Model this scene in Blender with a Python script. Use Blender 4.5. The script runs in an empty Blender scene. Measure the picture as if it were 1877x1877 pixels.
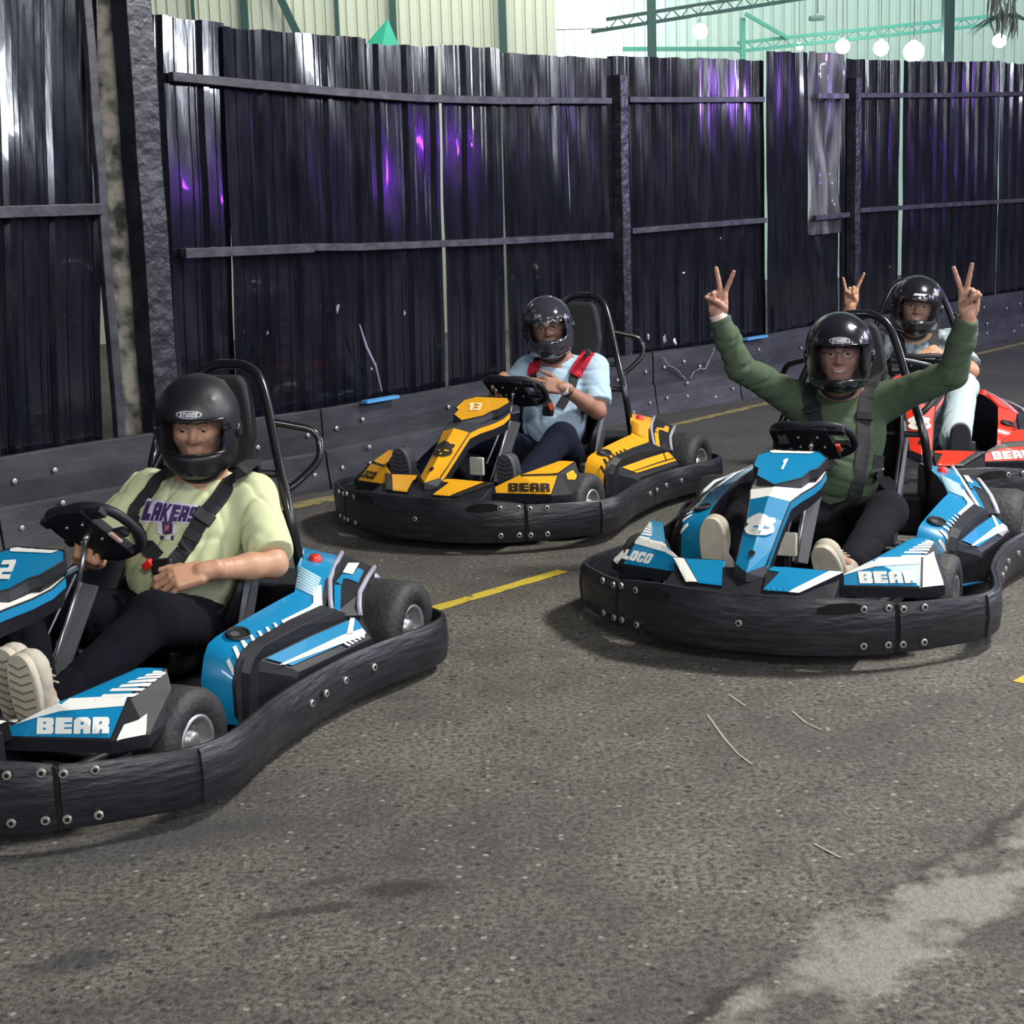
import bpy, bmesh, math, random
import numpy as np
from mathutils import Vector, Matrix
from mathutils.bvhtree import BVHTree
random.seed(7); rng = np.random.RandomState(7)
S = bpy.context.scene
COL = S.collection
PI = math.pi

# ------------------------------------------------------------------ camera, world, lights, exposure
cam_d = bpy.data.cameras.new('camera'); cam = bpy.data.objects.new('camera', cam_d); COL.objects.link(cam)
cam_d.sensor_width = 36; cam_d.sensor_fit = 'HORIZONTAL'; cam_d.lens = 2794.92 / 1877 * 36
cam_d.shift_y = -(938.5 - 855.04) / 1877
cam_d.clip_end = 200
CAMZ = 1.477
cam.matrix_world = Matrix.Translation((0, 0, CAMZ)) @ Matrix.Rotation(PI / 2 - math.radians(9.977), 4, 'X') @ Matrix.Rotation(math.radians(-1.93), 4, 'Z')
S.camera = cam
S.view_settings.view_transform = 'Standard'; S.view_settings.look = 'None'
S.view_settings.gamma = 1; S.view_settings.use_curve_mapping = False
S.view_settings.exposure = 0.14
w = bpy.data.worlds.new('night_sky'); S.world = w; w.use_nodes = True
w.node_tree.nodes['Background'].inputs[0].default_value = (0.55, 0.62, 0.80, 1)
w.node_tree.nodes['Background'].inputs[1].default_value = 0.065

def area(name, loc, target, sx, sy, power, color=(1, 1, 1)):
    d = bpy.data.lights.new(name, 'AREA'); d.shape = 'RECTANGLE'; d.size = sx; d.size_y = sy
    d.energy = power; d.color = color
    o = bpy.data.objects.new(name, d); COL.objects.link(o); o.location = loc
    o.rotation_euler = (Vector(target) - Vector(loc)).to_track_quat('-Z', 'Y').to_euler()
    return o
area('key_floodlight', (4.6, 5.6, 6.0), (0.3, 5.2, 0), 1.0, 0.9, 640, (1.0, 0.97, 0.91))
area('fill_light', (1.8, -3.0, 5.2), (0.5, 6, .5), 2.0, 0.8, 270, (1.0, 0.96, 0.88))  # unseen frontal fill, added to brighten faces and shirts
for (x, y, z, p_) in ((17, 3, 3.9, 250), (15, 9.5, 4.2, 250), (11, -5, 3.9, 200), (2.5, -13, 4.3, 230), (-9, -7, 4.2, 180), (19, 14, 4.6, 290), (7.5, -11, 4.6, 170), (12.5, 1.0, 4.8, 160)):
    area('streak_light', (x, y, z + .6), (1, 10.5, 1.8), 0.35, 2.4, p_, (0.84, 0.90, 1.0))  # unseen lamps, placed and stretched tall for streak reflections on the fence
for (x, y, z, p_) in ((19, 6, 7.0, 280), (10, -9, 7.0, 220), (-6, -12, 6.5, 180), (21, 15, 8.0, 280)):
    area('streak_light', (x, y, z), (1, 10.5, 1.8), 0.9, 0.9, p_, (0.84, 0.90, 1.0))  # higher row added to carry the reflections up to the fence top
for (x, y, z, p_) in ((13, 4.6, 2.0, 20), (9, -2.5, 1.9, 15), (16, 10, 2.1, 24)):
    area('purple_strip', (x, y, z), (1, 10.5, 1.5), 0.10, 0.25, p_, (0.30, 0.04, 1.0))
area('purple_strip', (8.5, 13.0, 2.6), (5, 14.5, 0.3), 0.5, 0.5, 62, (0.40, 0.18, 1.0))
area('hall_wall_wash', (0.5, 14.6, 6.6), (-1.5, 17.5, 3.0), 6.0, 0.8, 400, (0.95, 1.0, 0.88))
area('hall_wall_wash', (6.5, 19.5, 6.5), (6, 25.0, 3.8), 7.0, 0.8, 300, (0.84, 1.0, 0.92))
area('hall_wall_wash', (1.2, 23.6, 4.9), (0.95, 25.5, 3.9), 0.6, 0.4, 130, (0.93, 1.0, 0.97))  # extra lamp added to whiten the wall around the glare

# ------------------------------------------------------------------ naming helpers
def tag(o, label=None, cat=None, group=None, kind=None):
    if label: o['label'] = label
    if cat: o['category'] = cat
    if group: o['group'] = group
    if kind: o['kind'] = kind
    return o
def empty(name, loc=(0, 0, 0), rz=0.0):
    o = bpy.data.objects.new(name, None); COL.objects.link(o); o.location = loc; o.rotation_euler = (0, 0, rz)
    o.empty_display_size = 0.1
    return o
def link(name, me, parent=None, mats=(), smooth=False):
    for m in mats: me.materials.append(m)
    if smooth:
        me.polygons.foreach_set('use_smooth', [True] * len(me.polygons))
    o = bpy.data.objects.new(name, me); COL.objects.link(o)
    if parent: o.parent = parent
    return o

# ------------------------------------------------------------------ materials
MATS = {}
def mat(name, col, rough=0.5, metal=0.0, bump=0.0, bscale=40.0, var=0.0, vscale=8.0, var_col=None, coat=0.0, emit=None, estr=0, spec=0.5, stretch=None, rvar=0.0):
    if name in MATS: return MATS[name]
    m = bpy.data.materials.new(name); m.use_nodes = True; nt = m.node_tree; b = nt.nodes['Principled BSDF']
    b.inputs['Base Color'].default_value = (*col, 1); b.inputs['Roughness'].default_value = rough
    b.inputs['Metallic'].default_value = metal; b.inputs['Specular IOR Level'].default_value = spec
    b.inputs['Coat Weight'].default_value = coat
    if emit: b.inputs['Emission Color'].default_value = (*emit, 1); b.inputs['Emission Strength'].default_value = estr
    if bump or var or rvar:
        tc = nt.nodes.new('ShaderNodeTexCoord'); src = tc.outputs['Object']
        if stretch:
            mp = nt.nodes.new('ShaderNodeMapping'); mp.inputs['Scale'].default_value = stretch
            nt.links.new(src, mp.inputs['Vector']); src = mp.outputs['Vector']
        def noise(sc, det=5.0):
            n = nt.nodes.new('ShaderNodeTexNoise'); n.inputs['Scale'].default_value = sc; n.inputs['Detail'].default_value = det
            nt.links.new(src, n.inputs['Vector']); return n
        if bump:
            n = noise(bscale); bp = nt.nodes.new('ShaderNodeBump'); bp.inputs['Strength'].default_value = bump; bp.inputs['Distance'].default_value = 0.02
            nt.links.new(n.outputs['Fac'], bp.inputs['Height']); nt.links.new(bp.outputs['Normal'], b.inputs['Normal'])
        if var:
            n = noise(vscale, 6); r = nt.nodes.new('ShaderNodeValToRGB')
            r.color_ramp.elements[0].position = 0.42; r.color_ramp.elements[1].position = 0.66
            mx = nt.nodes.new('ShaderNodeMix'); mx.data_type = 'RGBA'
            mx.inputs['A'].default_value = (*col, 1); mx.inputs['B'].default_value = (*(var_col or [c * 0.5 for c in col]), 1)
            sc = nt.nodes.new('ShaderNodeMath'); sc.operation = 'MULTIPLY'; sc.inputs[1].default_value = var
            nt.links.new(n.outputs['Fac'], r.inputs['Fac']); nt.links.new(r.outputs['Color'], sc.inputs[0])
            nt.links.new(sc.outputs[0], mx.inputs['Factor']); nt.links.new(mx.outputs['Result'], b.inputs['Base Color'])
        if rvar:
            n = noise(vscale * 2.3, 4); mr = nt.nodes.new('ShaderNodeMapRange'); mr.inputs['To Min'].default_value = max(0.03, rough - rvar); mr.inputs['To Max'].default_value = rough + rvar
            nt.links.new(n.outputs['Fac'], mr.inputs['Value']); nt.links.new(mr.outputs['Result'], b.inputs['Roughness'])
    MATS[name] = m
    return m
M_BLACK = mat('black_plastic', (0.012, 0.013, 0.017), 0.50, bump=0.03, bscale=150, rvar=0.06, vscale=10, spec=0.32)
M_BUMP = mat('scuffed_black_bumper', (0.010, 0.0105, 0.014), 0.40, bump=0.30, bscale=9, var=0.22, vscale=10, var_col=(0.055, 0.056, 0.066), stretch=(1, 1, 5), rvar=0.12)
M_GREY = mat('dark_grey_plastic', (0.035, 0.037, 0.043), 0.45, bump=0.05, bscale=150)
M_MID = mat('grey_metal_plate', (0.10, 0.105, 0.12), 0.42, metal=0.3)
M_LILAC = mat('lilac_grey_edge', (0.36, 0.35, 0.43), 0.38)
M_STEEL = mat('polished_steel', (0.40, 0.40, 0.41), 0.32, metal=0.9)
M_BOLT = mat('zinc_bolt', (0.42, 0.40, 0.36), 0.4, metal=0.7)
M_RIM = mat('cast_rim', (0.36, 0.37, 0.38), 0.42, metal=0.7)
M_TYRE = mat('slick_tyre', (0.018, 0.018, 0.020), 0.62, bump=0.25, bscale=60, var=0.5, vscale=14, var_col=(0.055, 0.053, 0.052))
M_BLUE = mat('blue_sticker', (0.003, 0.205, 0.41), 0.34, var=0.06, vscale=5, coat=0.2)
M_YEL = mat('yellow_sticker', (0.80, 0.38, 0.012), 0.36, var=0.2, vscale=6, var_col=(0.50, 0.22, 0.01), coat=0.2)
M_RED = mat('red_sticker', (0.70, 0.035, 0.014), 0.34, var=0.06, vscale=5, coat=0.2)
M_WHITE = mat('white_sticker', (0.78, 0.78, 0.72), 0.38, var=0.10, vscale=9, var_col=(0.62, 0.61, 0.55))
M_INK = mat('black_sticker', (0.022, 0.017, 0.012), 0.4)
M_REDB = mat('red_button', (0.75, 0.03, 0.02), 0.3, coat=0.4)
M_HOLE = mat('deep_black', (0.002, 0.002, 0.002), 0.9)
M_STRAP = mat('black_webbing', (0.014, 0.015, 0.018), 0.7, bump=0.35, bscale=300)
M_REDPAD = mat('red_harness_pad', (0.55, 0.012, 0.035), 0.75, bump=0.3, bscale=120)
M_SEAT = mat('seat_shell', (0.010, 0.010, 0.012), 0.35)

# ------------------------------------------------------------------ mesh helpers
def mesh_from(verts, faces, fm=None, name='m'):
    me = bpy.data.meshes.new(name); me.from_pydata([tuple(v) for v in verts], [], faces)
    if fm: me.polygons.foreach_set('material_index', fm)
    me.update(); return me
class MB:
    def __init__(s): s.v = []; s.f = []; s.m = []
    def add(s, vs, fs, m=0):
        o = len(s.v); s.v += [tuple(v) for v in vs]; s.f += [tuple(i + o for i in f) for f in fs]; s.m += [m] * len(fs); return s
    def box(s, x0, x1, y0, y1, z0, z1, m=0):
        vs = [(x, y, z) for x in (x0, x1) for y in (y0, y1) for z in (z0, z1)]
        return s.add(vs, [(0, 1, 3, 2), (4, 6, 7, 5), (0, 4, 5, 1), (2, 3, 7, 6), (0, 2, 6, 4), (1, 5, 7, 3)], m)
    def tube(s, pts, r, n=8, m=0, caps=True, closed=False):
        pts = [Vector(p) for p in pts]; N = len(pts); rs = r if hasattr(r, '__len__') else [r] * N
        up = None; vs = []; fs = []
        for i, p in enumerate(pts):
            if closed: t = (pts[(i + 1) % N] - pts[i - 1])
            else: t = pts[min(i + 1, N - 1)] - pts[max(i - 1, 0)]
            t.normalize()
            if up is None: up = t.orthogonal().normalized()
            else:
                up = up - t * up.dot(t)
                if up.length < 1e-6: up = t.orthogonal()
                up.normalize()
            b = t.cross(up)
            for k in range(n):
                a = 2 * PI * k / n; vs.append(p + (up * math.cos(a) + b * math.sin(a)) * rs[i])
        R = N if closed else N - 1
        for i in range(R):
            j = (i + 1) % N
            for k in range(n): fs.append((i * n + k, i * n + (k + 1) % n, j * n + (k + 1) % n, j * n + k))
        if caps and not closed: fs.append(tuple(range(n))[::-1]); fs.append(tuple((N - 1) * n + k for k in range(n)))
        return s.add(vs, fs, m)
    def loft(s, secs, mats=None, closed=True, caps=True, m=0):
        n = len(secs[0]); o = len(s.v)
        for sec in secs: s.v += [tuple(p) for p in sec]
        kk = n if closed else n - 1
        for i in range(len(secs) - 1):
            for k in range(kk):
                s.f.append((o + i * n + k, o + i * n + (k + 1) % n, o + (i + 1) * n + (k + 1) % n, o + (i + 1) * n + k))
                s.m.append(mats[k] if mats else m)
        if caps and closed:
            s.f.append(tuple(o + k for k in range(n))[::-1]); s.m.append(m)
            s.f.append(tuple(o + (len(secs) - 1) * n + k for k in range(n))); s.m.append(m)
        return s
    def lathe(s, prof, axis='y', n=28, m=0, center=(0, 0, 0)):
        o = len(s.v); c = center
        for (a, r) in prof:
            for k in range(n):
                t = 2 * PI * k / n
                if axis == 'y': s.v.append((c[0] + r * math.cos(t), c[1] + a, c[2] + r * math.sin(t)))
                elif axis == 'z': s.v.append((c[0] + r * math.cos(t), c[1] + r * math.sin(t), c[2] + a))
                else: s.v.append((c[0] + a, c[1] + r * math.cos(t), c[2] + r * math.sin(t)))
        for i in range(len(prof) - 1):
            for k in range(n):
                s.f.append((o + i * n + k, o + i * n + (k + 1) % n, o + (i + 1) * n + (k + 1) % n, o + (i + 1) * n + k)); s.m.append(m)
        return s
    def mirror(s):
        t = MB(); t.v = [(x, -y, z) for x, y, z in s.v]; t.f = [tuple(reversed(f)) for f in s.f]; t.m = list(s.m); return t
    def mesh(s, name='m', recalc=True):
        me = mesh_from(s.v, s.f, s.m, name)
        if recalc:
            bm = bmesh.new(); bm.from_mesh(me); bmesh.ops.remove_doubles(bm, verts=bm.verts, dist=1e-5)
            bmesh.ops.recalc_face_normals(bm, faces=bm.faces); bm.to_mesh(me); bm.free()
        return me
    def build(s, name, mats, parent=None, smooth=False, bevel=0, recalc=True):
        me = s.mesh(name, recalc); o = link(name, me, parent, mats if isinstance(mats, (list, tuple)) else [mats], smooth)
        if bevel: add_bevel(o, bevel)
        return o
def add_bevel(o, wd, seg=2):
    b = o.modifiers.new('bevel', 'BEVEL'); b.width = wd; b.segments = seg; b.limit_method = 'ANGLE'; b.angle_limit = 0.6
    b.harden_normals = False
def hull(pts, name='hull'):
    bm = bmesh.new()
    for p in pts: bm.verts.new(p)
    r = bmesh.ops.convex_hull(bm, input=bm.verts)
    bmesh.ops.delete(bm, geom=[v for v in bm.verts if not v.link_faces], context='VERTS')
    bmesh.ops.dissolve_limit(bm, angle_limit=0.02, verts=bm.verts, edges=bm.edges)
    bmesh.ops.recalc_face_normals(bm, faces=bm.faces)
    me = bpy.data.meshes.new(name); bm.to_mesh(me); bm.free(); return me
def bvh_of(objs):
    """BVH of meshes in their own (thing) space"""
    vs = []; fs = []
    for o in objs:
        k = len(vs); vs += [v.co.copy() for v in o.data.vertices]; fs += [tuple(i + k for i in p.vertices) for p in o.data.polygons]
    return BVHTree.FromPolygons(vs, fs)
def drop(bvh, origin, pts, off=0.0015, maxlen=0.02, fallback=True):
    """a sticker: the outline (points near the surface) is filled, refined and laid onto the surface"""
    bm = bmesh.new(); vs = [bm.verts.new(p) for p in pts]
    f = bm.faces.new(vs); f.normal_update(); bmesh.ops.triangulate(bm, faces=[f], ngon_method='EAR_CLIP')
    for _ in range(5):
        es = [e for e in bm.edges if e.calc_length() > maxlen]
        if not es: break
        bmesh.ops.subdivide_edges(bm, edges=es, cuts=1); bm.normal_update(); bmesh.ops.triangulate(bm, faces=[q for q in bm.faces if len(q.verts) > 3])
    O = Vector(origin)
    for v in bm.verts:
        d = (v.co - O).normalized(); st = v.co - d * 0.12
        h = bvh.ray_cast(st, d, 0.3)
        if h[0] is not None: v.co = h[0] - d * off * 2.0 + (h[1] if h[1].dot(d) < 0 else -h[1]) * off
        elif fallback:
            h = bvh.find_nearest(v.co, 0.05)
            if h[0] is not None: v.co = h[0] - d * off * 2
    bmesh.ops.recalc_face_normals(bm, faces=bm.faces)
    me = bpy.data.meshes.new('sticker'); bm.to_mesh(me); bm.free(); return me
def join_meshes(mes, name='m', fm=None):
    vs = []; fs = []; ms = []
    for i, me in enumerate(mes):
        k = len(vs); vs += [tuple(v.co) for v in me.vertices]; fs += [tuple(a + k for a in p.vertices) for p in me.polygons]
        ms += [fm[i] if fm else p.material_index for p in me.polygons]
    return mesh_from(vs, fs, ms, name)

# ------------------------------------------------------------------ lettering: unit-box glyphs (solid outlines, and slits cut in the ground colour)
def rect(a, b, c, d): return [(a, c), (b, c), (b, d), (a, d)]
GL = {
 'B': ([[(0, 0), (.9, 0), (1, .1), (1, .42), (.93, .5), (1, .58), (1, .9), (.9, 1), (0, 1)]], [rect(.38, .55, .62, .74), rect(.38, .55, .26, .38)]),
 'E': ([[(0, 0), (1, 0), (1, 1), (0, 1)]], [rect(.55, 1, .60, .70), rect(.55, 1, .30, .40)]),
 'A': ([[(0, 0), (1, 0), (1, .82), (.8, 1), (.2, 1), (0, .82)]], [rect(.42, .58, 0, .28), rect(.42, .58, .55, .72)]),
 'R': ([[(0, 0), (1, 0), (1, .38), (.92, .48), (1, .58), (1, .9), (.9, 1), (0, 1)]], [rect(.42, .56, .58, .72), rect(.45, .57, 0, .26)]),
 'L': ([[(0, 0), (1, 0), (1, .36), (.52, .36), (.52, 1), (0, 1)]], []),
 'O': ([[(.14, 0), (.86, 0), (1, .14), (1, .86), (.86, 1), (.14, 1), (0, .86), (0, .14)]], [rect(.42, .58, .28, .72)]),
 'C': ([[(.14, 0), (.9, 0), (1, .1), (1, .9), (.9, 1), (.14, 1), (0, .86), (0, .14)]], [rect(.42, .6, .28, .72), rect(.6, 1, .42, .58)]),
 '1': ([[(.45, 0), (.95, 0), (.95, 1), (.5, 1), (.15, .78), (.15, .62), (.45, .66)]], []),
 '2': ([[(0, 0), (1, 0), (1, .24), (.38, .24), (.38, .36), (1, .36), (1, .9), (.9, 1), (.05, 1), (.05, .76), (.62, .76), (.62, .58), (0, .58)]], []),
 '3': ([[(0, 0), (.92, 0), (1, .1), (1, .42), (.93, .5), (1, .58), (1, .9), (.92, 1), (0, 1), (0, .78), (.6, .78), (.6, .6), (.2, .6), (.2, .4), (.6, .4), (.6, .22), (0, .22)]], []),
 'S': ([[(0, 0), (.9, 0), (1, .1), (1, .6), (.4, .6), (.4, .76), (1, .76), (1, 1), (.1, 1), (0, .9), (0, .4), (.6, .4), (.6, .24), (0, .24)]], []),
 'T': ([[(.32, 0), (.68, 0), (.68, .74), (1, .74), (1, 1), (0, 1), (0, .74), (.32, .74)]], []),
 'U': ([[(.1, 0), (.9, 0), (1, .1), (1, 1), (.64, 1), (.64, .26), (.36, .26), (.36, 1), (0, 1), (0, .1)]], []),
 'D': ([[(0, 0), (.85, 0), (1, .15), (1, .85), (.85, 1), (0, 1)]], [rect(.38, .6, .26, .74)]),
 'K': ([[(0, 0), (.34, 0), (.34, .34), (.62, 0), (1, 0), (.56, .52), (1, 1), (.64, 1), (.34, .66), (.34, 1), (0, 1)]], []),
}
def word_polys(word, quad, gap=0.10, widths=None):
    """quad = BL, BR, TR, TL corners in space; returns (solid outlines, cut outlines)"""
    q = [Vector(p) for p in quad]
    def P(u, v): return (q[0] * (1 - u) + q[1] * u) * (1 - v) + (q[3] * (1 - u) + q[2] * u) * v
    n = len(word); cw = 1.0 / (n - gap)
    so = []; cu = []
    for i, ch in enumerate(word):
        a, b = GL[ch]
        for pl in a: so.append([P((i + x * (1 - gap)) * cw, y) for x, y in pl])
        for pl in b: cu.append([P((i + x * (1 - gap)) * cw, y) for x, y in pl])
    return so, cu
DEC = {
 'bear': [(0.846,0.321,0.236),(0.783,0.487,0.234),(0.757,0.471,0.265),(0.82,0.305,0.267)],
 'pf_white': [(0.889,0.193,0.241),(0.862,0.224,0.256),(0.777,0.329,0.298),(0.771,0.338,0.302),(0.709,0.5,0.301),(0.732,0.496,0.281),(0.769,0.398,0.281),(0.79,0.351,0.278),(0.823,0.299,0.266),(0.87,0.23,0.246)],
 'loco': [(0.769,-0.516,0.238),(0.812,-0.401,0.238),(0.786,-0.389,0.267),(0.742,-0.508,0.266)],
 'pt_str0': [(0.734,0.429,0.303),(0.693,0.494,0.298),(0.672,0.498,0.301),(0.72,0.427,0.306)],
 'pt_str1': [(0.704,0.432,0.309),(0.661,0.497,0.304),(0.646,0.497,0.306),(0.689,0.432,0.312)],
 'pt_str2': [(0.678,0.441,0.312),(0.635,0.499,0.308),(0.62,0.498,0.312),(0.664,0.441,0.315)],
 'pt_str3': [(0.653,0.448,0.316),(0.613,0.5,0.313),(0.598,0.5,0.316),(0.64,0.449,0.318)],
 'pt_str4': [(0.629,0.457,0.319),(0.591,0.502,0.317),(0.581,0.503,0.319),(0.616,0.459,0.321)],
 'pt_str5': [(0.607,0.467,0.321),(0.578,0.503,0.32),(0.567,0.504,0.322),(0.596,0.467,0.324)],
 'pt_str6': [(0.586,0.476,0.324),(0.567,0.504,0.322),(0.559,0.504,0.323),(0.575,0.473,0.327)],
 'plate_white': [(0.406,-0.105,0.58),(0.396,0.079,0.583),(0.431,0.056,0.574),(0.437,-0.079,0.572)],
 'num1': [(0.568,-0.018,0.539),(0.566,-0.002,0.539),(0.48,-0.007,0.561),(0.478,-0.025,0.562)],
 'num1box': [(0.568,-0.02,0.539),(0.564,0.018,0.54),(0.476,-0.006,0.562),(0.48,-0.044,0.561)],
 'num13': [(0.576,-0.041,0.537),(0.569,0.029,0.539),(0.486,-0.004,0.56),(0.487,-0.081,0.56)],
 'num2': [(0.584,-0.009,0.535),(0.578,0.038,0.536),(0.478,-0.021,0.562),(0.489,-0.062,0.559)],
 'embL': [(0.814,-0.012,0.439),(0.811,0.007,0.432),(0.814,0.018,0.424),(0.805,0.034,0.423),(0.814,0.041,0.413),(0.828,0.034,0.406),(0.838,0.043,0.395),(0.85,0.043,0.385),(0.87,0.027,0.379),(0.889,-0.004,0.38)],
 'embR': [(0.799,-0.016,0.436),(0.798,-0.037,0.426),(0.802,-0.055,0.415),(0.815,-0.056,0.405),(0.827,-0.045,0.401),(0.837,-0.057,0.388),(0.855,-0.047,0.38),(0.87,-0.031,0.377),(0.885,-0.005,0.379)],
 'holeL': [(0.934,-0.005,0.348),(0.935,0.009,0.34),(0.946,0.013,0.331),(0.96,0.003,0.325)],
 'fp_white': [(0.903,0.238,0.284),(0.897,0.281,0.283),(1.031,0.174,0.241),(1.034,0.142,0.242)],
 'fp_blue': [(0.92,0.054,0.291),(0.903,0.238,0.284),(1.034,0.142,0.242),(1.044,0.063,0.244),(0.947,0.09,0.279),(0.945,0.055,0.282)],
 'fpR_white': [(0.884,-0.286,0.287),(0.892,-0.248,0.287),(1.022,-0.158,0.246),(1.02,-0.197,0.244)],
 'fpR_blue': [(0.893,-0.244,0.287),(0.905,-0.103,0.293),(0.938,-0.095,0.281),(0.944,-0.099,0.279),(1.038,-0.072,0.246),(1.024,-0.154,0.245)],
 'op_white': [(0.096,0.553,0.204),(0.106,0.544,0.209),(-0.179,0.583,0.216),(-0.271,0.604,0.212),(-0.266,0.624,0.198),(-0.249,0.628,0.193),(-0.14,0.598,0.201)],
 'op_w2': [(-0.188,0.592,0.211),(-0.217,0.597,0.21),(-0.287,0.568,0.239),(-0.271,0.561,0.242)],
 'st_white': [(-0.026,0.474,0.294),(-0.159,0.49,0.302),(-0.187,0.487,0.306),(-0.276,0.435,0.329),(-0.31,0.445,0.329),(-0.191,0.515,0.298),(-0.165,0.521,0.294),(-0.009,0.495,0.287)],
 'st_d0': [(0.004,0.466,0.294),(-0.005,0.468,0.294),(0.013,0.492,0.286),(0.026,0.49,0.285)],
 'st_d1': [(0.041,0.463,0.291),(0.03,0.465,0.292),(0.05,0.488,0.283),(0.063,0.486,0.283)],
 'st_d2': [(0.075,0.458,0.289),(0.065,0.461,0.289),(0.086,0.485,0.281),(0.098,0.483,0.28)],
 'st_d3': [(0.111,0.455,0.287),(0.101,0.458,0.287),(0.122,0.481,0.279),(0.135,0.479,0.278)],
 'st_d4': [(0.153,0.452,0.283),(0.141,0.455,0.284),(0.159,0.479,0.276),(0.181,0.482,0.273)],
 'sf_d0': [(0.2,0.457,0.279),(0.196,0.467,0.284),(0.203,0.481,0.263),(0.21,0.478,0.25)],
 'sf_d1': [(0.219,0.447,0.242),(0.213,0.453,0.252),(0.222,0.472,0.227),(0.23,0.476,0.208)],
 'sh_white': [(-0.469,0.242,0.389),(-0.521,0.245,0.387),(-0.316,0.383,0.369),(-0.31,0.36,0.374)],
 'rf_blue': [(-0.336,0.475,0.324),(-0.353,0.489,0.321),(-0.245,0.544,0.265),(-0.226,0.535,0.265)],
 'rt_blue': [(-0.353,0.471,0.329),(-0.433,0.449,0.334),(-0.467,0.466,0.324),(-0.539,0.446,0.328),(-0.542,0.465,0.319),(-0.433,0.504,0.309),(-0.419,0.476,0.323),(-0.401,0.47,0.327),(-0.357,0.489,0.321)],
 'rt_white': [(-0.532,0.414,0.343),(-0.578,0.429,0.333),(-0.47,0.464,0.324),(-0.443,0.444,0.335)],
 'light': [(0.805,0.521,0.222),(0.74,0.572,0.216),(0.689,0.54,0.262),(0.721,0.531,0.254),(0.754,0.51,0.254)],
}
# ------------------------------------------------------------------ karts: poses (x, y, heading) of the four karts on the ground
KARTS = [(-1.128, 4.438, -1.983), (0.122, 7.319, -2.089), (1.167, 5.597, -2.019), (2.068, 7.695, -1.808)]
def eye_in(k):
    X, Y, a = KARTS[k]; c, s = math.cos(a), math.sin(a)
    return Vector((-c * X - s * Y, s * X - c * Y, CAMZ))
def mir(pts): return [(p[0], -p[1], p[2]) for p in pts]
def P_(p): return Vector(p)

def smooth_path(pts, n=6, closed=False):
    P = [Vector(p) for p in pts]; N = len(P); out = []
    for i in range(N if closed else N - 1):
        a = P[i - 1] if (i > 0 or closed) else P[0]; b = P[i]; c = P[(i + 1) % N]; d = P[(i + 2) % N] if (i + 2 < N or closed) else P[-1]
        for k in range(n):
            t = k / n
            out.append(0.5 * ((2 * b) + (c - a) * t + (2 * a - 5 * b + 4 * c - d) * t * t + (3 * b - a - 3 * c + d) * t ** 3))
    if not closed: out.append(P[-1])
    return out
# half outline of the bumper, left side: x, y, z of the top edge, z of the bottom edge
BUMP_F = [(1.09, 0, .235, .05), (1.085, .14, .236, .05), (1.045, .29, .236, .05), (.985, .41, .222, .05), (.955, .455, .212, .05)]
BUMP_S = [(.947, .468, .210, .052), (.897, .53, .207, .052), (.80, .625, .203, .052), (.71, .69, .199, .05), (.60, .71, .196, .05), (.45, .69, .192, .05), (.30, .66, .188, .048), (.10, .648, .186, .046), (-.10, .652, .184, .044),
          (-.25, .675, .182, .042), (-.40, .71, .180, .040), (-.54, .73, .178, .038), (-.63, .705, .178, .038), (-.69, .62, .178, .038)]
BUMP_R = [(-.695, .61, .177, .04), (-.76, .48, .177, .04), (-.80, .30, .177, .04), (-.81, 0, .177, .04)]
def band(mb, pts, th=0.018, off=0.0, n=5, ztrim=0.0, zt2=None):
    pl = smooth_path([(p[0], p[1], 0) for p in pts], n); zt = smooth_path([(p[2], p[3], 0) for p in pts], n)
    secs = []
    for i, p in enumerate(pl):
        t = (pl[min(i + 1, len(pl) - 1)] - pl[max(i - 1, 0)]).normalized(); nr = Vector((t.y, -t.x, 0))
        if nr.dot(Vector((p.x * .6, p.y, 0))) < 0: nr = -nr
        a, b = zt[i].x - ztrim, zt[i].y
        o = p + nr * off; q = o - nr * th; bul = nr * 0.006
        secs.append([(q.x, q.y, b), (o.x - nr.x * .004, o.y - nr.y * .004, b), (o.x, o.y, b + .008), (o.x + bul.x, o.y + bul.y, (a + b) / 2), (o.x, o.y, a - .008), (o.x - nr.x * .006, o.y - nr.y * .006, a), (q.x + nr.x * .004, q.y + nr.y * .004, a), (q.x, q.y, a - .006)])
    mb.loft(secs)
    return mb
def bolt_mesh():
    mb = MB(); mb.lathe([(-.004, .0115), (.001, .0115), (.0035, .009), (.0035, .0055), (.0015, .0045), (.0015, .0001)], axis='x', n=14)
    me = mb.mesh('bolt'); me.materials.append(M_BOLT); me.materials.append(M_HOLE)
    for p in me.polygons:
        if max(math.hypot(me.vertices[i].co.y, me.vertices[i].co.z) for i in p.vertices) < .0056: p.material_index = 1
    return me
BOLT = bolt_mesh()
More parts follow.
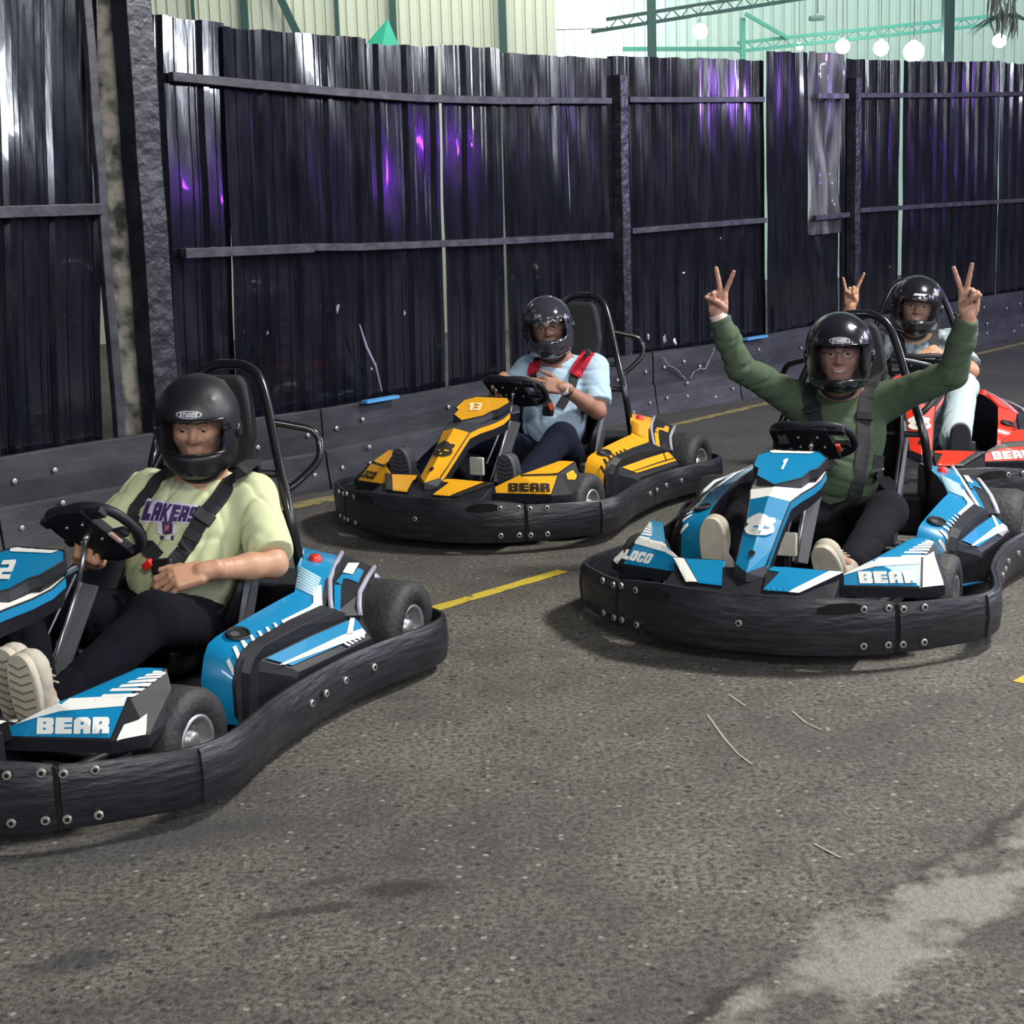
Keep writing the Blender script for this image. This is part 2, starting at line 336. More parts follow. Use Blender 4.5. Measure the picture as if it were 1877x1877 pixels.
def put_bolts(root):
    L = [(1.010, .373), (.969, .436), (.940, .472), (.897, .530)]
    spots = []
    for i, (x, y) in enumerate(L):
        for z in ((.200, .083) if i < 2 else (.192, .080)): spots.append((x, y, z))
    for (x, y) in ((.06, .648), (-.06, .652)): spots.append((x, y, .122))
    spots.append((.15, .648, .12)); spots.append((-.20, .664, .12))
    spots = spots + mir(spots) + [(1.09, 0, .145)]
    outl = [Vector((p[0], p[1], 0)) for p in BUMP_F + BUMP_S[1:]]
    fine = smooth_path(outl, 10)
    for (x, y, z) in spots:
        q = Vector((x, abs(y), 0)); i = min(range(len(fine)), key=lambda k: (fine[k] - q).length)
        t = (fine[min(i + 1, len(fine) - 1)] - fine[max(i - 1, 0)]).normalized(); nr = Vector((t.y, -t.x, 0))
        if nr.dot(Vector((fine[i].x * .6, fine[i].y, 0))) < 0: nr = -nr
        p = fine[i] + nr * (.0085 if not (-.05 < x < .2) else .017)
        if y < 0: p.y = -p.y; nr.y = -nr.y
        o = bpy.data.objects.new('bolt', BOLT); COL.objects.link(o); o.parent = root
        o.location = (p.x, p.y, z); o.rotation_euler = (0, 0, math.atan2(nr.y, nr.x))

def wheel(root, x, y, z, R, W, side, name):
    """side +1 left, -1 right"""
    mb = MB(); h = W / 2; r0 = R * .50
    prof = [(-h * .80, r0), (-h * .98, r0 + .012), (-h, R * .78), (-h * .9, R * .94), (-h * .62, R), (h * .62, R), (h * .9, R * .94), (h, R * .78), (h * .98, r0 + .012), (h * .80, r0)]
    mb.lathe(prof, n=40, center=(x, y, z)); t = mb.build(name, [M_TYRE], root, smooth=True)
    rb = MB(); e = h * .84 * side
    rb.lathe([(e, r0 + .002), (e + .006 * side, r0 - .002), (e, r0 - .012), (e - .022 * side, r0 - .016), (e - .036 * side, r0 * .62), (e - .030 * side, r0 * .40), (e - .010 * side, r0 * .36), (e - .004 * side, r0 * .26), (e - .006 * side, .0005)], n=32, center=(x, y, z))
    rb.build('rim', [M_RIM], t, smooth=True)
    nb = MB()
    for k in range(4):
        a = 2 * PI * k / 4 + .4; nb.lathe([(e - .034 * side, .006), (e - .018 * side, .006), (e - .018 * side, .0003)], n=6, center=(x + math.cos(a) * r0 * .52, y, z + math.sin(a) * r0 * .52))
    nb.build('wheel_nut', [M_BOLT], t)
    return t

_cache = {}
def sticker(root, body_bvh, eye, pts, m, off, name='sticker', right=False):
    if right: eye = Vector((eye[0], -eye[1], eye[2])); pts = mir(pts)
    me = drop(body_bvh, eye, pts, off)
    return me

def make_kart(k, num, A, St, Tx, Em, EmCut, label, shadow_seat=True):
    X, Y, a = KARTS[k]
    root = tag(empty('go_kart', (X, Y, 0), a), label, 'go-kart', 'go-karts waiting in two lanes')
    E0, E1, E2 = eye_in(0), eye_in(1), eye_in(2)
    # ---- bumper: front piece, side pieces with a bolted overlap plate, rear piece
    F = [(p[0], p[1], p[2], p[3]) for p in BUMP_F]; F = [(p[0], -p[1], p[2], p[3]) for p in F[:0:-1]] + F
    band(MB(), F, n=6).build('front_bumper', [M_BUMP], root, smooth=True).modifiers.new('e', 'EDGE_SPLIT').split_angle = 0.9
    for sgn in (1, -1):
        mb = band(MB(), BUMP_S, off=0.0, n=5); mb = mb if sgn > 0 else mb.mirror()
        sb = mb.build('side_bumper', [M_BUMP], root, smooth=True); sb.modifiers.new('e', 'EDGE_SPLIT').split_angle = 0.9
        pl = [p for p in BUMP_S if -.08 < p[0] < .72]; pl = [(p[0], p[1], p[2] - (.004 if p[0] > 0 else .010), p[3] + .004) for p in pl]
        mb = band(MB(), pl, th=.012, off=.008, n=5); mb = mb if sgn > 0 else mb.mirror()
        mb.build('overlap_plate', [M_BUMP], sb, smooth=True).modifiers.new('e', 'EDGE_SPLIT').split_angle = 0.9
        # slot in the front plate
        mb = MB(); sp = [(1.062, .235), (1.050, .275), (1.020, .335), (.998, .375)]; o_ = .0075
        q = []
        for (x, y), zz in zip(sp, ((.208, .190), (.222, .186), (.222, .188), (.206, .196))):
            nr = Vector((.75, .66, 0)); q.append([(x + nr.x * .014, y + nr.y * .014, zz[1]), (x + nr.x * .014, y + nr.y * .014, zz[0])])
        mb.loft(q, closed=False, caps=False); mb = mb if sgn > 0 else mb.mirror(); mb.build('slot', [M_HOLE], root)
        # gap shadow at the seam, put in as a deep black block
        mb = MB(); mb.box(.942, .956, .452, .466, .056, .208); mb = mb if sgn > 0 else mb.mirror(); mb.build('seam_shade', [M_HOLE], root)
    R = BUMP_R + [(p[0], -p[1], p[2], p[3]) for p in BUMP_R[-2::-1]]
    band(MB(), R, n=5).build('rear_bumper', [M_BUMP], root, smooth=True).modifiers.new('e', 'EDGE_SPLIT').split_angle = 0.9
    put_bolts(root)
    # ---- chassis
    mb = MB(); mb.loft([[(1.02, -.36, .055), (1.02, .36, .055), (1.02, .36, .07), (1.02, -.36, .07)], [(.2, -.36, .055), (.2, .36, .055), (.2, .36, .07), (.2, -.36, .07)], [(-.45, -.34, .055), (-.45, .34, .055), (-.45, .34, .07), (-.45, -.34, .07)]])
    mb.build('floor_tray', [M_BLACK], root)
    mb = MB()
    for s in (1, -1):
        mb.tube(smooth_path([(1.06, .10 * s, .075), (.95, .24 * s, .08), (.62, .30 * s, .085), (.2, .34 * s, .085), (-.3, .33 * s, .09), (-.72, .30 * s, .12)], 5), .016)
        mb.tube([(.54, .28 * s, .135), (.54, .50 * s, .14)], .014)
        mb.tube([(.54, .44 * s, .14), (.47, .10 * s, .13)], .007)
    mb.tube([(-.52, -.6, .15), (-.52, .6, .15)], .018); mb.tube([(.60, -.3, .085), (.60, .3, .085)], .015); mb.tube([(-.25, -.33, .09), (-.25, .33, .09)], .015)
    mb.build('frame_tube', [M_BLACK], root, smooth=True)
    for s in (1, -1):
        wheel(root, .54, .515 * s, .138, .138, .12, s, 'front_tyre'); wheel(root, -.52, .56 * s, .15, .150, .19, s, 'rear_tyre')
    # engine block behind the seat
    mb = MB(); mb.box(-.74, -.50, -.36, .30, .09, .26); mb.build('engine_cover', [M_BLACK], root, bevel=.02)
    mb = MB(); mb.tube(smooth_path([(-.50, .30, .22), (-.62, .42, .24), (-.66, .44, .27), (-.70, .43, .20)], 5), .012); mb.build('fuel_pipe', [M_LILAC], root, smooth=True)
    # ---- front black apron that carries the coloured panels
    ap = [(1.075, .0, .225), (1.06, .17, .226), (1.03, .28, .222), (.93, .22, .262), (.93, 0, .285), (.90, .27, .262), (.90, .27, .17), (.93, 0, .20), (1.07, 0, .19), (1.04, .27, .19)]
    me = hull(ap + mir(ap), 'nose_apron'); apron = link('nose_apron', me, root, [M_BLACK]); add_bevel(apron, .004)
    # ---- panels beside the column
    for s in (1, -1):
        v = [(.938, .052, .295), (.902, .24, .286), (.897, .282, .285), (1.031, .176, .243), (1.034, .142, .243), (1.044, .063, .246), (.955, .070, .283), (.944, .052, .286)]
        if s < 0: v = [(.893, .244, .289), (.884, .287, .289), (1.020, .197, .245), (1.022, .158, .247), (1.038, .07, .248), (.944, .099, .281), (.938, .095, .283), (.905, .103, .295)]
        me = hull([p for p in v] + [(p[0] - .01, p[1], p[2] - .05) for p in v]); me = me if s > 0 else hull([(p[0], -p[1], p[2]) for p in v] + [(p[0] - .01, -p[1], p[2] - .05) for p in v])
        pan = link('floor_panel', me, root, [M_BLACK]); bv = bvh_of([pan])
        w_, b_ = (DEC['fp_white'], DEC['fp_blue']) if s > 0 else (DEC['fpR_white'], DEC['fpR_blue'])
        link('sticker', drop(bv, E2, b_, .0012), pan, [A]); link('stripe', drop(bv, E2, w_, .0016), pan, [St])
    # ---- steering fairing (column): ridged body
    fair = MB()
    def sec(x, zt, zr, hw, zb):   # ridge height zr, edge height zt, half width hw
        return [(x, -hw * .9, zb), (x, -hw, zt - .028), (x, -hw, zt), (x + .018, 0, zr), (x, hw, zt), (x, hw, zt - .028), (x, hw * .9, zb)]
    secs = [sec(.962, .302, .303, .051, .215)]
    secs[0][3] = (1.011, 0, .287)
    secs += [sec(.90, .343, .358, .0545, .26), sec(.80, .413, .437, .0605, .34), sec(.735, .466, .485, .070, .39), sec(.672, .481, .503, .088, .41), sec(.58, .489, .515, .106, .42), sec(.512, .500, .52, .116, .43), sec(.46, .520, .53, .120, .44)]
    ml = [1, 1, 0, 0, 1, 1, 1]
    for i_ in range(len(secs) - 1):
        tp = 2 if i_ >= 3 else 0
        fair.loft(secs[i_:i_ + 2], mats=[1, 0, tp, tp, 0, 1, 1], caps=False)
    fair.add(secs[0], [tuple(range(7))], 1); fair.add(secs[-1], [tuple(range(7))], 1)
    # blunt black chin
    ch = [(1.011, 0, .286), (.962, .052, .301), (.962, -.052, .301), (1.012, 0, .256), (.972, .056, .262), (.972, -.056, .262), (.9, .05, .2), (.9, -.05, .2)]
    fo = link('steering_fairing', fair.mesh('steering_fairing'), root, [A, M_BLACK])
    link('fairing_chin', hull(ch), fo, [M_GREY])
    fo.data.materials.append(St if St is not M_INK else M_GREY)
    for s_ in (1, -1):
        mb = MB(); mb.tube([Vector((q[4][0], q[4][1] * s_, q[4][2])) for q in secs], .0028, n=5); mb.build('edge_line', [M_BLACK], fo, smooth=True)
    bvF = bvh_of([fo])
    # plate with the start number
    pl = [(.684, 0, .508), (.625, .078, .525), (.566, .090, .539), (.550, .112, .545), (.46, .123, .566), (.413, .084, .579)]
    top = pl + mir(pl[:0:-1]); mb = MB(); n0 = Vector((.248, 0, .969))
    lo = [Vector(p) * 1.0 - n0 * .030 + Vector((.012 if p[0] > .6 else 0, 0, 0)) for p in top]; lo2 = [Vector((p[0] * .97 + .01, p[1] * .88, p[2] - .060)) for p in top]
    n = len(top); mb.add(top + lo + lo2, [tuple(range(n))] + [(i, (i + 1) % n, n + (i + 1) % n, n + i) for i in range(n)] + [(n + i, n + (i + 1) % n, 2 * n + (i + 1) % n, 2 * n + i) for i in range(n)] + [tuple(range(2 * n, 3 * n))[::-1]], 0)
    mb.m = [0] + [2 if p[0] > .55 and i != 5 else 1 for i, p in enumerate(top)] + [1] * n + [1]
    np_ = mb.build('number_plate', [A, M_BLACK, M_GREY], root); bvP = bvh_of([np_])
    border = MB(); border.tube([Vector(p) + n0 * .0005 for p in top], .0028, n=6, closed=True); border.build('plate_rim', [M_BLACK], np_, smooth=True)
    if St is M_WHITE: link('stripe', drop(bvP, E2, DEC['plate_white'], .0014), np_, [St])
    q = {'1': [DEC['num1'][0], DEC['num1'][1], DEC['num1'][2], DEC['num1'][3]], '13': DEC['num13'], '2': DEC['num2']}.get(num)
    so, cu = word_polys(num, q, .14) if q else ([], [])
    if so: link('lettering', join_meshes([drop(bvP, E2, p, .0022) for p in so]), np_, [Tx if St is M_WHITE else (mat('pale_ink', (.86, .72, .42), .4) if k == 1 else M_WHITE)])
    # emblem on the ridge and the screw hole
    for half, eye in (('embL', E2), ('embR', E2)):
        link('emblem', drop(bvF, eye, DEC[half], .0018), fo, [Em])
    for (cy, sg) in ((.0, 1), (.0, -1)):
        eyeb = [(.846, .007 * sg, .396), (.840, .027 * sg, .394), (.836, .027 * sg, .397), (.838, .009 * sg, .402)]
        link('emblem_eye', drop(bvF, E2, [tuple(p) for p in eyeb], .0030), fo, [EmCut])
    link('emblem_nose', drop(bvF, E2, [(.860, -.005, .386), (.865, 0, .382), (.860, .005, .386), (.857, .004, .389), (.857, -.004, .389)], .0030), fo, [EmCut])
    hm = MB(); c = Vector((.9475, 0, .334)); e1 = Vector((-.72, 0, .69)); ring = []
    for i in range(14):
        t = 2 * PI * i / 14; ring.append(c + Vector((0, 1, 0)) * math.cos(t) * .0105 + e1 * math.sin(t) * .0115)
    link('screw_hole', drop(bvF, E2, [tuple(p) for p in ring], .0022), fo, [M_HOLE])
    # ---- pontoons over the front wheels
    T = (.883, .205, .228); bo = (.797, .503, .223); to = (.694, .486, .299); tfi = (.788, .347, .302); tro = (.549, .493, .328); tri = (.581, .432, .334)
    fr = (.569, .519, .284); lb = (.735, .567, .222); T_ = (.878, .215, .195); bo_ = (.795, .50, .19); lb_ = (.735, .567, .19); fl_ = (.60, .545, .22); in_ = (.60, .41, .15); R1 = (.56, .45, .20)
    pv = [T, bo, to, tfi, tro, tri, fr, lb, T_, bo_, lb_, fl_, in_, R1]
    pf = [(0, 1, 3), (1, 2, 3), (3, 2, 4, 5), (1, 7, 2), (7, 6, 2), (6, 4, 2), (0, 8, 9, 1), (1, 9, 10, 7), (7, 10, 11, 6), (6, 11, 13), (6, 13, 4), (4, 13, 5), (5, 13, 12), (5, 12, 3), (3, 12, 8), (3, 8, 0), (8, 12, 13), (8, 13, 11), (8, 11, 10), (8, 10, 9)]
    for s in (1, -1):
        f = (lambda L: L) if s > 0 else mir
        mb = MB(); mb.add(pv, pf); mb = mb if s > 0 else mb.mirror()
        me = mb.mesh('wheel_pontoon'); pn = link('wheel_pontoon', me, root, [M_BLACK]); bv = bvh_of([pn])
        eye = E0 if s > 0 else E2
        ee = eye if s > 0 else E2
        def St_(name, pts, m, off, nm='sticker'):
            o = link(nm, drop(bv, ee, f(pts), off), pn, [m]); return o
        St_('f', [(.876, .215, .231), (.795, .499, .228), (.696, .482, .298), (.709, .44, .301), (.785, .343, .303)], A, .0012)
        if St is M_WHITE or k == 3:
            St_('w', [(.8795, .207, .236), (.862, .224, .256), (.778, .329, .300), (.771, .338, .302), (.700, .484, .302), (.720, .487, .283), (.769, .398, .281), (.79, .351, .279), (.823, .299, .267), (.870, .230, .246)], St, .0018, 'stripe')
        else:
            St_('w', [(.780, .345, .300), (.698, .484, .300), (.706, .484, .292), (.784, .345, .292)], M_INK, .0018, 'stripe')
        St_('t', [(.781, .352, .304), (.692, .480, .301), (.553, .489, .328), (.580, .436, .334), (.60, .425, .332)], A, .0012)
        if St is M_WHITE:
            for i in range(7): St_('s', DEC['pt_str%d' % i], St, .0018, 'stripe')
        q = DEC['bear'] if s > 0 else DEC['loco']
        so, cu = word_polys('BEAR' if s > 0 else 'LOCO', q, .10)
        link('lettering', join_meshes([drop(bv, ee, p, .0024) for p in so]), pn, [Tx])
        link('lettering', join_meshes([drop(bv, ee, p, .0032) for p in cu]), pn, [A])
        St_('l', ([(.799, .520, .2265), (.741, .563, .2255), (.700, .538, .262), (.722, .528, .252), (.756, .512, .250)] if not (k == 2 and s > 0) else [(.797, .509, .2265), (.741, .563, .2245), (.690, .545, .262), (.62, .520, .305), (.685, .490, .298), (.70, .490, .294)]) if k != 1 else [(.63, .53, .262), (.60, .525, .277), (.60, .505, .300), (.66, .505, .295), (.68, .52, .272)], M_WHITE if k != 1 else A, .0018, 'light_panel' if k != 1 else 'sticker')
    # ---- side pods
    for s in (1, -1):
        mb = MB(); st = [(.252, .376, .484, .10, .10), (.250, .376, .481, .193, .191), (.232, .378, .481, .255, .240), (.213, .381, .481, .286, .262), (.18, .384, .480, .297, .276), (.137, .388, .480, .303, .284), (0, .397, .487, .317, .292), (-.12, .405, .500, .327, .298), (-.20, .412, .507, .333, .300),
              (-.262, .385, .478, .356, .317), (-.319, .351, .452, .377, .340), (-.43, .300, .430, .384, .356), (-.53, .245, .382, .386, .366), (-.565, .235, .372, .36, .34)]
        for (x, yi, yo, zi, zo) in st:
            xs = x + (.0 if x < .2 else 0)
            mb.v += []
        secs = [[(x, yi, .075), (x, yi, zi - .012), (x, yi + .004, zi), (x, yo, zo), (x, yo + .012, zo - .012), (x, yo + .012, .075)] for (x, yi, yo, zi, zo) in st]
        mb.loft(secs, mats=[1, 1, 0, 1, 1, 1]); mb = mb if s > 0 else mb.mirror()
        pod = link('side_pod', mb.mesh('side_pod'), root, [A, M_BLACK], smooth=True); pod.modifiers.new('e', 'EDGE_SPLIT').split_angle = math.radians(38); bv = bvh_of([pod]); eye = E0 if s > 0 else Vector((E0[0], -E0[1], E0[2])); f = (lambda L: L) if s > 0 else mir
        # outer fender and coloured outer panel
        mb = MB()
        S_ = [[(.225, .485, .075), (.225, .485, .08), (.214, .505, .08), (.17, .51, .08), (.097, .578, .08), (.087, .59, .08), (.08, .59, .07)],
              [(.222, .485, .075), (.222, .485, .22), (.206, .512, .21), (.165, .512, .205), (.088, .572, .172), (.077, .584, .16), (.077, .588, .07)],
              [(.197, .487, .075), (.197, .487, .262), (.180, .515, .250), (.152, .512, .232), (.079, .569, .193), (.068, .582, .18), (.068, .588, .07)],
              [(.155, .490, .075), (.155, .490, .287), (.140, .521, .272), (.145, .514, .234), (.070, .571, .194), (.060, .584, .18), (.060, .590, .07)],
              [(-.03, .497, .075), (-.03, .497, .299), (-.04, .533, .281), (-.08, .535, .240), (-.10, .597, .199), (-.105, .612, .186), (-.105, .61, .07)],
              [(-.187, .512, .075), (-.187, .512, .303), (-.205, .548, .283), (-.302, .564, .243), (-.264, .624, .201), (-.27, .634, .188), (-.27, .628, .07)],
              [(-.25, .50, .15), (-.25, .50, .28), (-.28, .54, .262), (-.33, .575, .225), (-.30, .628, .16), (-.305, .634, .15), (-.30, .628, .12)]]
        mb.loft(S_, mats=[1, 1, 1, 1, 1, 1, 1]); mb = mb if s > 0 else mb.mirror()
        fd = link('pod_fender', mb.mesh('pod_fender'), root, [A, M_BLACK]); add_bevel(fd, .008, 3); bf = bvh_of([fd])
        link('sticker', drop(bf, eye, f([(.132, .518, .232), (.070, .564, .197), (-.10, .594, .201), (-.262, .621, .203), (-.290, .568, .240), (-.08, .541, .238)]), .0022), fd, [A])
        if St is M_WHITE:
            link('stripe', drop(bf, eye, f([(.092, .553, .205), (.106, .545, .209), (-.178, .583, .216), (-.268, .603, .214), (-.262, .618, .204), (-.245, .621, .199), (-.140, .598, .201)]), .0032), fd, [St])
            link('stripe', drop(bf, eye, f(DEC['op_w2']), .0032), fd, [St])
            for i in range(5):
                x0 = -.155 - i * .022; link('stripe', drop(bf, eye, f([(x0, .600, .200), (x0 - .010, .602, .200), (x0 - .016, .617, .191), (x0 - .006, .615, .191)]), .0032), fd, [St])
        else:
            link('stripe', drop(bf, eye, f([(.092, .553, .205), (.098, .549, .207), (-.178, .586, .214), (-.275, .602, .213), (-.273, .608, .210), (-.17, .592, .210)]), .0032), fd, [M_INK if k == 1 else M_WHITE])
            link('stripe', drop(bf, eye, f([(-.20, .594, .208), (-.206, .596, .207), (-.250, .562, .240), (-.244, .561, .240)]), .0032), fd, [M_INK if k == 1 else M_WHITE])
        tm = St if k != 1 else M_INK
        if k == 3: tm = M_GREY
        for i in range(5): link('stripe', drop(bv, eye, f(DEC['st_d%d' % i]), .0018), pod, [tm])
        for i in range(2): link('stripe', drop(bv, eye, f(DEC['sf_d%d' % i]), .0018), pod, [tm])
        if St is M_WHITE:
            link('stripe', drop(bv, eye, f(DEC['st_white']), .0018), pod, [St])
            link('stripe', drop(bv, eye, f([(-.47, .290, .386), (-.53, .256, .386), (-.32, .362, .378), (-.30, .372, .372)] if True else []), .0018), pod, [St])
        # ribbed grip on the ramp
        rb = MB()
        for i in range(8):
            t = i / 7; x = -.222 - t * .092
            zi = .340 + t * .036; yi = .402 - t * .042; zo_ = .309 + t * .027; yo_ = .488 - t * .034
            rb.tube([(x, yi + .006, zi + .003), (x - .004, yo_ - .016, zo_ + .009)], .0048, n=6)
        rb = rb if s > 0 else rb.mirror(); rb.build('grip_rib', [mat('pale_blue_rib', (.42, .62, .72), .35) if A is M_BLUE else A], pod, smooth=True)
        # cup-shaped filler recess
        cm = MB(); cx, cy, cz = .137, .434, .297; nn = Vector((.09, .266, .96)); ex = Vector((1, 0, -.09)).normalized(); ey = nn.cross(ex)
        def ringp(r, d): return [Vector((cx, cy, cz)) + ex * math.cos(2 * PI * i / 24) * r * 1.12 + ey * math.sin(2 * PI * i / 24) * r + nn * d for i in range(24)]
        cm.loft([ringp(.0345, .001), ringp(.0325, .0075), ringp(.029, .0055), ringp(.0275, .0015)], caps=False)
        cm = cm if s > 0 else cm.mirror(); cup = cm.build('filler_ring', [M_BLACK], pod, smooth=True)
        cm = MB(); cm.add(ringp(.0278, .0022), [tuple(range(24))]); cm = cm if s > 0 else cm.mirror(); cm.build('filler_hole', [M_HOLE], cup, recalc=False)
        cm = MB(); cm.loft([ringp(.013, .0045), ringp(.013, .0030)], caps=True); cm.v = [(x + .008, y - .006, z) for x, y, z in cm.v]; cm = cm if s > 0 else cm.mirror(); cm.build('filler_cap', [M_MID], cup)
        if s > 0:
            bm_ = MB(); bm_.lathe([(0, .022), (.006, .023), (.008, .019), (.016, .019), (.021, .016), (.022, .0005)], axis='z', n=20, center=(-.431, .355, .370))
            bm_.build('stop_button', [M_REDB], pod, smooth=True)
        # rear box with pale edges
        rbp = [(-.572, .37, .362), (-.347, .453, .335), (-.212, .535, .265), (-.613, .464, .312), (-.361, .548, .297), (-.294, .585, .248), (-.60, .36, .22), (-.62, .46, .22), (-.26, .50, .20), (-.30, .57, .20), (-.42, .52, .18), (-.4, .38, .2)]
        bx = link('rear_side_box', hull(f(rbp)), root, [M_BLACK]); bb = bvh_of([bx])
        link('sticker', drop(bb, eye, f(DEC['rf_blue']), .0014), bx, [A]); link('sticker', drop(bb, eye, f(DEC['rt_blue']), .0014), bx, [A])
        if St is M_WHITE: link('stripe', drop(bb, eye, f(DEC['rt_white']), .002), bx, [St])
        eg = MB()
        for pth in ([(-.572, .37, .366), (-.347, .453, .339), (-.212, .535, .266)], [(-.613, .464, .315), (-.361, .548, .300), (-.294, .585, .248)]):
            eg.tube(smooth_path(f(pth), 2), .0085, n=6)
        eg.build('edge_trim', [M_LILAC if k in (0, 1, 3) else mat('pale_edge', (.62, .68, .72), .35)], bx, smooth=True)
    # ---- seat, headrest, roll hoop
    mb = MB(); secs = []
    for (x, z, hw, dp) in [(.10, .13, .17, .10), (-.02, .105, .19, .15), (-.18, .10, .205, .19), (-.30, .16, .21, .20), (-.37, .30, .215, .16), (-.415, .45, .215, .11), (-.45, .58, .20, .07), (-.465, .66, .15, .03)]:
        up = Vector((.0, 0, 1)) if x > -.25 else Vector((.85, 0, .45)).normalized()
        c = Vector((x, 0, z)); row = []
        for t in np.linspace(-1, 1, 13):
            u = abs(t); row.append(c + Vector((0, hw * math.copysign(min(1, u * 1.25), t), 0)) + up * (dp * max(0, (u - .45) / .55) ** 1.6))
        secs.append(row)
    o = len(mb.v); mb.loft(secs, closed=False, caps=False)
    so = mb.build('seat', [M_SEAT], root, smooth=True); sm = so.modifiers.new('s', 'SOLIDIFY'); sm.thickness = .014; sm.offset = 0
    mb = MB()
    hs = [[(-.445 - dx, y * w_, z) for y, w_, dx in ((-.10, 1, .0), (.10, 1, .0), (.10, .9, .05), (-.10, .9, .05))] for z, w_ in ()]
    mb.loft([[(x0 - .0, -w_, z), (x0, w_, z), (x0 - .055, w_ * .92, z), (x0 - .055, -w_ * .92, z)] for z, w_, x0 in ((.655, .095, -.435), (.68, .125, -.44), (.76, .135, -.455), (.86, .112, -.475), (.92, .090, -.487), (.945, .065, -.492))])
    hp = mb.build('headrest', [M_STRAP], root, bevel=.012)
    tb = M_BLACK if k != 9 else M_BLACK
    mb = MB(); H = [(-.50, -.31, .10), (-.44, -.305, .28), (-.404, -.291, .50), (-.468, -.215, .70), (-.525, -.146, .88), (-.545, -.105, .945), (-.555, -.05, .972), (-.556, 0, .976)]
    hoop = H + mir(H[-2::-1]); mb.tube(smooth_path(hoop, 5), .0165, n=12); ho = mb.build('roll_hoop', [mat('gloss_black_tube', (.008, .008, .010), .24, coat=.25)], root, smooth=True)
    for s in (1, -1):
        mb = MB(); br = [(-.498, .178 * s, .80), (-.53, .235 * s, .785), (-.56, .292 * s, .765), (-.565, .315 * s, .725), (-.54, .318 * s, .67), (-.47, .285 * s, .615), (-.432, .258 * s, .59)]
        mb.tube(smooth_path(br, 5), .0125, n=10); mb.build('side_loop', [MATS['gloss_black_tube']], ho, smooth=True)
    mb = MB(); mb.tube([(-.41, -.288, .52), (-.41, .288, .52)], .012); mb.tube([(-.45, -.24, .64), (-.45, .24, .64)], .012); mb.build('cross_bar', [M_BLACK], ho, smooth=True)
    # grey stay plates beside the seat
    for s in (1, -1):
        me = hull([(-.28, .225 * s, .30), (-.34, .235 * s, .50), (-.325, .235 * s, .52), (-.22, .225 * s, .34), (-.13, .225 * s, .13), (-.22, .225 * s, .13), (-.28, .233 * s, .30), (-.33, .243 * s, .52), (-.13, .233 * s, .13)])
        link('seat_stay', me, root, [M_MID])
        mb = MB(); mb.box(-.06, .0, .245 * s - .015, .245 * s + .015, .16, .21); mb.box(.02, .05, .28 * s - .012, .28 * s + .012, .14, .19); mb.build('stay_bracket', [M_MID], root, bevel=.004)
    # ---- pedals, column, wheel
    mb = MB(); mb.box(.585, .600, -.022, .052, .246, .330); pp = mb.build('pedal_plate', [mat('cream_plate', (.62, .60, .52), .45)], root, bevel=.006)
    mb = MB(); mb.box(.560, .584, .005, .022, .07, .30); mb.build('pedal_bracket', [M_BLACK], pp)
    mb = MB()
    for s in (1, -1): mb.tube([(.80, .10 * s, .09), (.80, .14 * s, .24), (.80, .22 * s, .24)], .007)
    mb.build('pedal', [M_STEEL], root, smooth=True)
    hub = Vector((.214, .004, .575)); axis = Vector((-.62, 0, .784)) if k else Vector((-.74, 0, .672)); low_ = Vector((.455, 0, .20))
    mb = MB(); mb.tube([hub - axis * .015, (.278, .012, .455)], .0075, n=8); mb.tube([(.278, .012, .455), (.455, .012, .19)], .006, n=6); mb.build('steering_column', [M_STEEL], root, smooth=True)
    d = (low_ - Vector((.285, 0, .445))).normalized()
    v = [(.275, .014, .452), (.262, .062, .442), (.435, .048, .185), (.452, .0, .195)]
    me = hull(v + [(p[0] - .006, p[1] - .002, p[2] - .006) for p in v]); cp = link('column_plate', me, root, [M_MID])
    mb = MB(); mb.tube([v[0], v[3]], .004, n=6); mb.tube([(.262, -.012, .47), (.43, -.03, .27)], .0035, n=6); mb.build('plate_edge', [M_LILAC], cp, smooth=True)
    rollw = {0: .30, 1: -.05, 2: .06, 3: 0}[k]
    ex = Vector((0, 1, 0)); ez = axis.cross(ex).normalized(); ez = -ez if ez.x < 0 else ez   # ez points forward-up
    def W(u, v_, h=0):
        c, s_ = math.cos(rollw), math.sin(rollw); return hub + ex * (u * c - v_ * s_) + ez * (u * s_ + v_ * c) + axis * (h + .012)
    rim = []
    for i in range(40):
        t = 2 * PI * i / 40; e = 2.7
        cu_, sn = math.cos(t), math.sin(t); r = (abs(cu_) ** e + abs(sn) ** e) ** (-1 / e)
        u = .143 * r * cu_; v_ = .112 * r * sn - .012
        rim.append(W(u, v_, .02 * abs(cu_)))
    mb = MB(); mb.tube(rim, .0145, n=10, closed=True); sw = mb.build('steering_wheel', [M_BLACK], root, smooth=True)
    # centre plate with two hand holes
    def plate(pts, z0, z1, m, nm):
        mb = MB(); a_ = [W(u, v_, z1) for u, v_ in pts]; b_ = [W(u, v_, z0) for u, v_ in pts]; n_ = len(pts)
        mb.add(a_ + b_, [tuple(range(n_)), tuple(range(n_, 2 * n_))[::-1]] + [(i, (i + 1) % n_, n_ + (i + 1) % n_, n_ + i) for i in range(n_)])
        return mb.build(nm, [m], sw, bevel=.003)
    plate([(-.082, -.112), (.082, -.112), (.078, .098), (.03, .106), (-.03, .106), (-.078, .098)], -.016, .012, M_BLACK, 'wheel_centre')
    for s in (1, -1):
        plate([(.06 * s, .055), (.135 * s, .05), (.135 * s, .082), (.06 * s, .09)], -.010, .010, M_BLACK, 'wheel_spoke')
        plate([(.06 * s, -.045), (.135 * s, -.040), (.13 * s, -.012), (.06 * s, -.015)], -.010, .010, M_BLACK, 'wheel_spoke')
